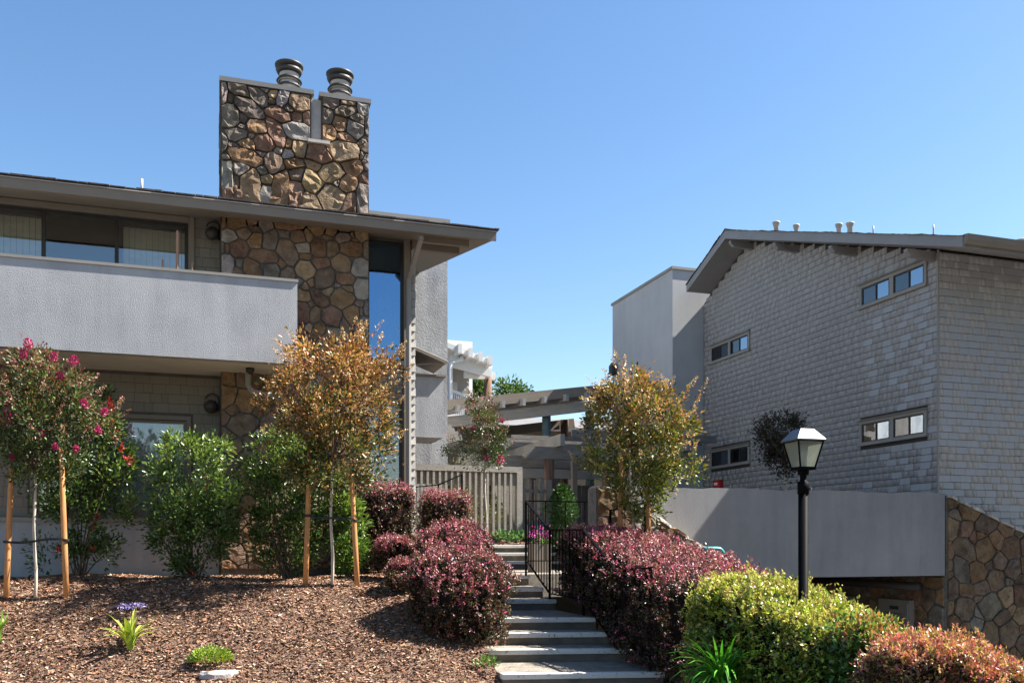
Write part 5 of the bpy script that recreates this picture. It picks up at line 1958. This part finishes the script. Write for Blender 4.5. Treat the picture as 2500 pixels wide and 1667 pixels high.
def hedge(label, path, nleaf, leaf, cols, tops, name='clipped_hedge', group='clipped hedges', n_sq=4.0, seed=1, lump=.06, topw=1.0, shoots=60, mat='leaf', core=True, sunbias=.25):
    """path: (x, y, z bottom, z top, half width); clipped with rounded shoulders."""
    path = np.array(path, float)
    seg = np.r_[0, np.cumsum(np.hypot(*np.diff(path[:, :2], axis=0).T))]
    L = seg[-1]
    t = thing(name, label, 'hedge', tuple(path[len(path) // 2, :3]), group)
    rr = np.random.default_rng(seed)
    ph = rr.uniform(0, 6, 6)

    def to_world(v, f):
        """v on the unit superquadric (along, across, up); f scales it about the middle."""
        s = np.clip((v[:, 0] * f + 1) / 2 * L, 0, L)
        ex = (v[:, 0] * f + 1) / 2 * L - s
        q = [np.interp(s, seg, path[:, i]) for i in range(5)]
        e = 1e-2
        tx = np.interp(s + e, seg, path[:, 0]) - np.interp(s - e, seg, path[:, 0])
        ty = np.interp(s + e, seg, path[:, 1]) - np.interp(s - e, seg, path[:, 1])
        ln = np.maximum(np.hypot(tx, ty), 1e-6)
        tx, ty = tx / ln, ty / ln
        hz = (q[3] - q[2]) / 2
        lm = 1 + lump * (np.sin(5.1 * q[0] + 3 * q[1] + ph[0] + 4 * v[:, 2]) + .7 * np.sin(9 * q[1] - 4 * q[0] + ph[1] + 6 * v[:, 1]) + .6 * np.sin(17 * q[0] + ph[2] + 11 * v[:, 2]) + .6 * np.sin(21 * q[1] + ph[3] - 13 * v[:, 1] + 5 * q[0]))
        X = q[0] + tx * ex + (-ty) * v[:, 1] * f * q[4] * lm
        Y = q[1] + ty * ex + tx * v[:, 1] * f * q[4] * lm
        Z = (q[2] + q[3]) / 2 + v[:, 2] * f * hz * (1 + (lm - 1) * .6)
        return np.stack([X, Y, Z], 1), np.stack([tx, ty, np.zeros_like(tx)], 1)

    W = path[:, 4].mean() * 2
    H = (path[:, 3] - path[:, 2]).mean()
    areas = np.array([L * W * topw, L * H, L * H, W * H, W * H])
    per = 6
    n = nleaf // per
    face = rr.choice(5, size=n, p=areas / areas.sum())
    a, b = rr.uniform(-1, 1, n), rr.uniform(-1, 1, n)
    v = np.zeros((n, 3))
    v[face == 0] = np.stack([a, b, np.ones(n)], 1)[face == 0]
    for fc, (ax, sg) in {1: (1, 1), 2: (1, -1), 3: (0, 1), 4: (0, -1)}.items():
        s = face == fc
        o = [i for i in (0, 1, 2) if i != ax]
        w = np.zeros((n, 3))
        w[:, ax] = sg
        w[:, o[0]], w[:, o[1]] = a, b
        v[s] = w[s]
    gp = np.sin(6.3 * a + 4.1 * b + ph[4] + 2.0 * face) * np.sin(9.7 * b - 5.3 * a + ph[5]) + .45 * np.sin(23 * a + ph[1]) * np.sin(19 * b + ph[2])
    kp = gp > rr.uniform(-1.35, -.25, n)
    v, face, n = v[kp], face[kp], int(kp.sum())
    vn = v / (np.abs(v) ** n_sq).sum(1, keepdims=True) ** (1 / n_sq)
    f = 1 - rr.gamma(1.2, .05, n) + rr.normal(0, .03, n)
    P, T = to_world(vn, f)
    nl = np.sign(vn) * np.abs(vn) ** (n_sq - 1)
    side = np.stack([-T[:, 1], T[:, 0], np.zeros(n)], 1)
    N = unit(nl[:, :1] * T * .6 + nl[:, 1:2] * side + nl[:, 2:3] * ZV)
    D = N * .8 + np.array([0, 0, .35]) + rng.normal(0, .6, (n, 3))
    up = np.clip(nl[:, 2], -1, 1)
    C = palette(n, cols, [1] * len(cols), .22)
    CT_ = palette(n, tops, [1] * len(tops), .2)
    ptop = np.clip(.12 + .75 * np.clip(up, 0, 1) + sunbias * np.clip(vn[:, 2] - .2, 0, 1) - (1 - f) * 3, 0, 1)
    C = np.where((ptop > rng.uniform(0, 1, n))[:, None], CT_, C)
    kk = np.repeat(np.arange(n), per)
    dn = unit(D)[kk]
    P6 = P[kk] + dn * (rr.uniform(-.6, .9, len(kk)) * leaf)[:, None] + rng.normal(0, leaf * .28, (len(kk), 3))
    C6 = np.clip(C[kk] * (1 + .25 * rng.normal(size=(len(kk), 1))), .004, .9)
    parts = [(P6, dn * .7 + rng.normal(0, .75, (len(kk), 3)), rr.uniform(.6, 1.25, len(kk)) * leaf, .55, C6)]
    if shoots:
        ids = rr.choice(np.flatnonzero(up > .2), size=shoots)
        k = np.repeat(ids, 9)
        dd = unit(N[k] * .4 + ZV + rng.normal(0, .2, (len(k), 3)))
        hh = rr.uniform(.0, leaf * 2.6, len(k))
        parts.append((P[k] + dd * hh[:, None] + rng.normal(0, leaf * .18, (len(k), 3)), dd + rng.normal(0, .5, (len(k), 3)), rr.uniform(.6, 1.0, len(k)) * leaf, .5, palette(len(k), tops, [1] * len(tops), .2)))
    leaf_obj('foliage', t, parts, mat)
    if core:  # near-black solid stands in for twigs and the shade within the hedge
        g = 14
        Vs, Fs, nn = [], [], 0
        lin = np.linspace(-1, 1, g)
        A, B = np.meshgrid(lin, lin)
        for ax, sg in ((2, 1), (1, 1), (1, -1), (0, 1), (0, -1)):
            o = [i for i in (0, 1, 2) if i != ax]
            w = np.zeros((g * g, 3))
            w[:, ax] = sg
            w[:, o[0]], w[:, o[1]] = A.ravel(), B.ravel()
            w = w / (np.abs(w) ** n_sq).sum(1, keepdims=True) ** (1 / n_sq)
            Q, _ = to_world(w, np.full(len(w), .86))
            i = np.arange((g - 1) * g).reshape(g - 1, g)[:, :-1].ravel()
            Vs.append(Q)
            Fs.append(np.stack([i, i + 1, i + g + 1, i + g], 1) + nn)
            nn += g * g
        np_mesh('shade_core', np.concatenate(Vs), np.concatenate(Fs), 'core', t)
    return t


def g_(x, y):
    return tzf(x, y) - .05



def hp(x, yb, yt, d, hw):
    """A hedge path point: photo column, bottom and top rows, depth, half width."""
    a, b = px(x, yb, d=d), px(x, yt, d=d)
    return (a.x, a.y, a.z, b.z, hw)


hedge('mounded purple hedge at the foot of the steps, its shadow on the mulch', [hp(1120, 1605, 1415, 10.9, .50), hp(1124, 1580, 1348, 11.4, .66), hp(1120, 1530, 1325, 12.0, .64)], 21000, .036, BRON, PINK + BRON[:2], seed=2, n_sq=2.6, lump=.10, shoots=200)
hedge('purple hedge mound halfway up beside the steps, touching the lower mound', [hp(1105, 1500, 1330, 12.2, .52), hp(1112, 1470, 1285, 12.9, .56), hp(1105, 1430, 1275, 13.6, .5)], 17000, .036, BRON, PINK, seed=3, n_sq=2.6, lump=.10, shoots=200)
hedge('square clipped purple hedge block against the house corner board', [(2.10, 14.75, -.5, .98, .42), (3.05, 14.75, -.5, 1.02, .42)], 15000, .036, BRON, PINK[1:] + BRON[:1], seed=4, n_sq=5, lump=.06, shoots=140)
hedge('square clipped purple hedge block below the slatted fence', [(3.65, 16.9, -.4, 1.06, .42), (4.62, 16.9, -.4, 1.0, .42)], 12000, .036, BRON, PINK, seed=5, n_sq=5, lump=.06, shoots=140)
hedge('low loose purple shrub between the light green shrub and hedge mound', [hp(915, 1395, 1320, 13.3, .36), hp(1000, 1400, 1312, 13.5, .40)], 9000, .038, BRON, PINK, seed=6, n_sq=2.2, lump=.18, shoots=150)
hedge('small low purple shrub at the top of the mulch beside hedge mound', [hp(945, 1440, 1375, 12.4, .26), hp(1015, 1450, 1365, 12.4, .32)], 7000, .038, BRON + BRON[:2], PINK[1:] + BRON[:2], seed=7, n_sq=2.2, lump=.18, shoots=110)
hedge('long clipped purple hedge following the railing down the steps', [(5.36, 13.3, -.75, .30, .42), (5.46, 12.4, -.85, .26, .62), (5.57, 11.6, -1.0, .13, .80), (5.62, 10.8, -1.25, -.03, .86), (5.56, 10.0, -1.5, -.17, .86), (5.46, 9.2, -1.66, -.26, .82), (5.30, 8.4, -1.66, -.30, .72)], 52000, .036, [tuple(.7 * q for q in c_) for c_ in BRON] + [(.03, .022, .015)] * 2, PINK, seed=8, n_sq=4.5, lump=.05, shoots=420)  # side leaf colours darkened further as painted shade on this hedge
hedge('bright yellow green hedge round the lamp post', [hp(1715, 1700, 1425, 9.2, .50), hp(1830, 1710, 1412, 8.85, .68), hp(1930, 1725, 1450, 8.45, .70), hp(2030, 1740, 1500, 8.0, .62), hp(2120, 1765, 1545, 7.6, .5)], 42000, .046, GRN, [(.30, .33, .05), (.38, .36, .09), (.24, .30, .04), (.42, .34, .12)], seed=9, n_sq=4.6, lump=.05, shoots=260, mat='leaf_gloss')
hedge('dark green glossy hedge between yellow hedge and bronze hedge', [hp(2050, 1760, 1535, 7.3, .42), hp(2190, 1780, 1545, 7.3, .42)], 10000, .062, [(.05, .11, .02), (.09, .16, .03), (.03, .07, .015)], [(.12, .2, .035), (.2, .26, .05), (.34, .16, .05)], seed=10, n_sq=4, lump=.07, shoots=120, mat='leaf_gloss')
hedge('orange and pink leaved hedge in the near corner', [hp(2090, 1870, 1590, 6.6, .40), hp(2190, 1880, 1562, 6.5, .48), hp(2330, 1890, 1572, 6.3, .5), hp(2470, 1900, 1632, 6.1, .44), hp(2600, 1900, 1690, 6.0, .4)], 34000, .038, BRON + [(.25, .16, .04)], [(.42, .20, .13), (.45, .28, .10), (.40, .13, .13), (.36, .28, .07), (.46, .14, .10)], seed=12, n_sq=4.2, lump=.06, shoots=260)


# ---------------------------------------------------------------- strap-leaved plants, each leaf a part
def strap_leaf(c, az, length, lean, width):
    n = 7
    dirh = Vector((math.cos(az), math.sin(az), 0))
    sd = Vector((-math.sin(az), math.cos(az), 0))
    P = []
    pos = Vector(c)
    ang = math.radians(88) - lean * .25
    for i in range(n):
        f = i / (n - 1)
        w = width * (0.55 + .9 * f if f < .5 else 1.0 * (1 - ((f - .5) / .5) ** 2.2)) + .001
        nrm = dirh * -math.sin(ang) + Vector((0, 0, math.cos(ang)))
        P += [pos - sd * w, pos - nrm * w * -.0 + Vector((0, 0, -w * .35)), pos + sd * w]
        pos = pos + (dirh * math.cos(ang) + Vector((0, 0, math.sin(ang)))) * length / (n - 1)
        ang -= lean / (n - 1) * (1.0 + .8 * f)
    F = []
    for i in range(n - 1):
        for j in (0, 1):
            F.append((3 * i + j, 3 * i + j + 1, 3 * i + 4 + j, 3 * i + 3 + j))
    return P, F


def strap_plant(label, c, n, length, width, cols, seed, flowers=False, lean=(.15, 1.5), name='lily_plant', group='strap leaved lily plants'):
    R = random.Random(seed)
    t = thing(name, label, 'plant', c, group)
    for i in range(n):
        az = 2.4 * i + R.uniform(-.4, .4)
        P, F = strap_leaf(Vector(c) + Vector((R.uniform(-.03, .03), R.uniform(-.03, .03), 0)), az, length * R.uniform(.6, 1.1), R.uniform(*lean), width * R.uniform(.7, 1.15))
        col = cols[R.randrange(len(cols))]
        j = R.uniform(.8, 1.2)
        np_mesh('leaf_blade', np.array([tuple(p) for p in P]), np.array(F), 'leaf', t, np.tile(np.array(col) * j, (len(P), 1)), smooth=True)
    if flowers:
        for a in (-.1, .12, .02):
            top = Vector(c) + Vector((a, .05, length * 1.0))
            MB().tube([c, Vector(c).lerp(top, .6) + Vector((0, 0, .03)), top], .004, 5, False).build('flower_stem', 'twig', t)
            nf = 60
            v = rng.normal(0, 1, (nf, 3)) * [.035, .035, .02]
            leaf_obj('flower_head', t, [(np.array(top) + v * .6, v + [0, 0, -.01], rng.uniform(.02, .04, nf), .4, palette(nf, [(.22, .17, .5), (.32, .27, .6), (.3, .25, .3)], [2, 2, 1], .2))])
    return t


def on_bed(x, y):
    """Where the ray through a photograph pixel meets the mulch bed."""
    lo, hi = 6.0, 16.0
    for d in np.arange(6.0, 16.0, .01):
        p = px(x, y, d=float(d))
        if p.z < tzf(p.x, p.y):
            return Vector((p.x, p.y, tzf(p.x, p.y)))
    return px(x, y, d=12)


LC = [(.26, .36, .03), (.36, .45, .05), (.16, .27, .025), (.44, .50, .09)]
strap_plant('yellow green strap leaved plant with faded violet flowers in the mulch', on_bed(318, 1585), 30, .52, .02, LC, 3, True)
strap_plant('strap leaved green plant cut by the picture edge in the mulch', on_bed(-8, 1575), 20, .42, .018, [(.12, .24, .03), (.2, .32, .05), (.08, .16, .02)], 4)
dry = on_bed(340, 1592)
lush = px(1760, 1640, d=7.6)
strap_plant('lush bright green strap leaved plant beneath the yellow green hedge', (px(1762, 0, d=8.05).x, px(1762, 0, d=8.05).y, -1.30), 150, .62, .011, [(.06, .24, .015), (.10, .32, .03), (.04, .15, .012)], 5, lean=(.6, 2.4))
strap_plant('tuft of bright green blades at the bottom edge beneath the hedge', (px(1880, 1660, d=7.2).x, px(1880, 1660, d=7.2).y, -1.62), 34, .7, .014, [(.10, .30, .03), (.18, .36, .04)], 6, lean=(.7, 2.2))

sb = on_bed(515, 1612)
t = thing('low_bush', 'small low yellow green bush alone in the mulch', 'bush', sb)
nn = 1900
v = unit(rng.normal(0, 1, (nn, 3)) * [1, 1, .6])
v[:, 2] = np.abs(v[:, 2])
rr_ = rng.uniform(.3, 1, nn) ** .5
P = np.array(sb) + v * rr_[:, None] * np.array([.25, .2, .17])
leaf_obj('foliage', t, [(P, v + [0, 0, .5] + rng.normal(0, .4, (nn, 3)), rng.uniform(.02, .042, nn), .5, palette(nn, [(.20, .30, .03), (.30, .38, .05), (.08, .16, .02)], [2, 2, 1.2], .2))])
sp = on_bed(535, 1648)
t = thing('flat_rock', 'flat pale stone lying in the mulch near the low bush', 'rock', sp)
P = []
for lev, q in ((-.04, 1.0), (.025, 1.0), (.045, .86)):
    for i in range(14):
        a = 2 * math.pi * i / 14
        P.append((sp.x + .21 * q * math.cos(a) * (1 + .1 * math.sin(3 * a)), sp.y + .12 * q * math.sin(a) * (1 + .1 * math.cos(2 * a)), sp.z + lev + .012 * math.sin(5 * a)))
MB().poly(P, [(l * 14 + i, l * 14 + (i + 1) % 14, l * 14 + 14 + (i + 1) % 14, l * 14 + 14 + i) for l in (0, 1) for i in range(14)] + [tuple(range(28, 42))]).build('slab', 'grey_rock', t)


def tuft(label, c, n, r, h, leaf, cols, cat='plant', name='leafy_plant', group=None, asp=.5):
    t = thing(name, label, cat, c, group)
    v = unit(rng.normal(0, 1, (n, 3)))
    v[:, 2] = np.abs(v[:, 2])
    q = rng.uniform(.25, 1, n) ** .6
    P = np.array(c) + v * q[:, None] * np.array([r, r, h])
    leaf_obj('foliage', t, [(P, v + [0, 0, .4] + rng.normal(0, .4, (n, 3)), rng.uniform(.6, 1.1, n) * leaf, asp, palette(n, cols, [1] * len(cols), .2))])
    return t


GC = [(.08, .17, .025), (.13, .23, .04), (.05, .11, .02)]
w_ = on_bed(1180, 1600)
tuft('little green weed at the edge of the lowest steps', (2.98, 10.15, -1.42), 130, .16, .12, .05, GC)
for i, (x, y, lab) in enumerate(((1228, 1302, 'hosta clump with pale flowers nearest the slim tree in the upper bed'), (1265, 1309, 'dark hosta clump just before the first iron post in the upper bed'),
                                 (1208, 1296, 'pale flowering clump at the foot of the slim tree'))):
    p = px(x, y + 8, Y=18.75)
    tuft(lab, (p.x, 18.75 + .1 * i, .08), 170, .3, .2, .13 if i < 2 else .06, [(.07, .16, .05), (.12, .22, .08), (.05, .11, .04)] if i < 2 else [(.3, .3, .2), (.1, .2, .04), (.4, .36, .3)], group='clumps in the upper bed')
cf = px(1372, 1300, Y=17.3)
t = thing('small_conifer', 'small feathery dark green conifer behind the landing railing', 'conifer', (cf.x, 17.3, -.5))
n = 5200
h = rng.uniform(0, 1, n) ** .8
a = rng.uniform(0, 2 * np.pi, n)
w = np.interp(h, [0, .2, .45, .62, .85, 1], [.28, .36, .22, .34, .2, .03]) * np.sqrt(rng.uniform(0, 1, n)) * (1 + .3 * np.sin(3 * a + 9 * h) + .2 * np.sin(7 * a - 23 * h))
P = np.stack([cf.x + w * np.cos(a), 17.3 + w * np.sin(a), -.1 + h * 1.32], 1)
leaf_obj('crown', t, [(P, np.stack([np.cos(a), np.sin(a), np.full(n, .6)], 1) + rng.normal(0, .4, (n, 3)), rng.uniform(.05, .1, n), .28, palette(n, [(.03, .075, .018), (.05, .11, .025), (.02, .05, .012)], [2, 2, 1], .2))])
MB().tube([(cf.x, 17.3, -.5), (cf.x, 17.3, .8)], [.04, .015], 8).build('trunk', 'twig', t)
fl = px(1318, 1290, Y=15.6)
t = tuft('magenta flowers with green leaves behind the railing top', (fl.x, 15.6, .0), 240, .16, .28, .05, GC, 'flower', 'flower_clump')
nn = 160
P = np.array([fl.x, 15.6, .2]) + rng.normal(0, 1, (nn, 3)) * [.10, .10, .06]
leaf_obj('blossom', t, [(P, rng.normal(0, 1, (nn, 3)), rng.uniform(.03, .05, nn), .8, palette(nn, [(.6, .08, .42), (.5, .04, .36), (.3, .05, .4)], [2, 1, 1], .2))])
MB().box(fl.x - .17, fl.x + .17, 15.45, 15.8, -.5, .02).build('planter', 'trim', t)

# shrub glimpsed behind the fence and trees beyond the houses
tuft('yellow flowered shrub behind the slatted fence', (5.2, 20.0, .35), 1600, .5, 1.7, .06, [(.16, .18, .03), (.3, .22, .05), (.1, .12, .03), (.35, .3, .18)], 'shrub', 'garden_shrub')
tuft('green shrub seen through the fence slats', (6.0, 20.1, .3), 900, .35, 1.0, .07, [(.1, .16, .03), (.24, .22, .05), (.06, .1, .02)], 'shrub', 'garden_shrub')


def far_tree(label, d, profile, n, leaf, base_y):
    p = px((profile[len(profile) // 2][1] + profile[len(profile) // 2][2]) / 2, base_y, d=d)
    p.z = 0.3
    t = thing('broadleaf_tree', label, 'tree', p, 'trees beyond the houses')
    P, out, q, tt = sample_crown(profile, d, n, fill=.5)
    pts, D, k = clumped(P, out, q, 60, rng.uniform(.35, .7, n), .4)
    leaf_obj('crown', t, [(pts, D, rng.uniform(.6, 1.2, len(pts)) * leaf, .6, palette(len(pts), [(.06, .11, .025), (.10, .17, .04), (.035, .07, .02)], [2, 2, 1.5], .2))])
    z, c, w = prof_fn(profile, d)
    top = np.array(p) * 0 + d * FV + c[len(c) // 2] * RV + z[len(z) // 2] * ZV
    MB().tube([p, Vector(top)], [.25, .1], 8).build('trunk', 'twig', t)
    limbs(t, tuple(Vector(p).lerp(Vector(top), .6)), [tuple(P[i]) for i in rng.choice(n, size=14)], .08)


far_tree('dark leafy tree beyond the far balcony', 52, [(922, 1145, 1165), (940, 1135, 1180), (975, 1125, 1178), (1010, 1130, 1180), (1060, 1140, 1170)], 46, .28, 1330)
far_tree('rounded green tree crown rising over the walkway roof', 64, [(945, 1225, 1260), (955, 1215, 1295), (985, 1215, 1300), (1020, 1230, 1285), (1060, 1240, 1280)], 46, .32, 1330)

# unseen trees added behind the viewer to shade walls and show in panes
for i, (x, y, h, r, lab) in enumerate(((12.0, -5.5, 13.5, 4.4, 'tall tree added out of view to shade the walls, opposite the steps'), (19.5, -0.5, 14.5, 4.8, 'tall tree added out of view to shade the walls, opposite the garage'),
                                       (28.0, 1.0, 15.0, 4.8, 'tall tree added out of view to shade the walls, farther along the street'), (-3.5, -17.0, 6.6, 3.0, 'small street tree behind the viewer opposite the balcony'))):
    t = thing('unseen_tree', lab, 'tree', (x, y, -1.7), 'unseen street trees behind the viewer')
    n = 120
    v = unit(rng.normal(0, 1, (n, 3))) * (rng.uniform(0, 1, n) ** .4)[:, None]
    P = np.array([x, y, -1.7 + h * .58]) + v * np.array([r, r, h * .42])
    pts, D, k = clumped(P, unit(v + .01), None, 60, rng.uniform(.6, 1.1, n), .3)
    leaf_obj('crown', t, [(pts, D, rng.uniform(.25, .45, len(pts)), .6, palette(len(pts), [(.05, .09, .02), (.08, .13, .03), (.03, .06, .015)], [2, 2, 1.5], .2))])
    MB().tube([(x, y, -1.75), (x + .1, y, -1.7 + h * .3), (x, y, -1.7 + h * .6)], [.26, .2, .1], 10).build('trunk', 'twig', t)
    limbs(t, (x, y, -1.7 + h * .35), [tuple(P[q]) for q in rng.choice(n, size=14)], .09)
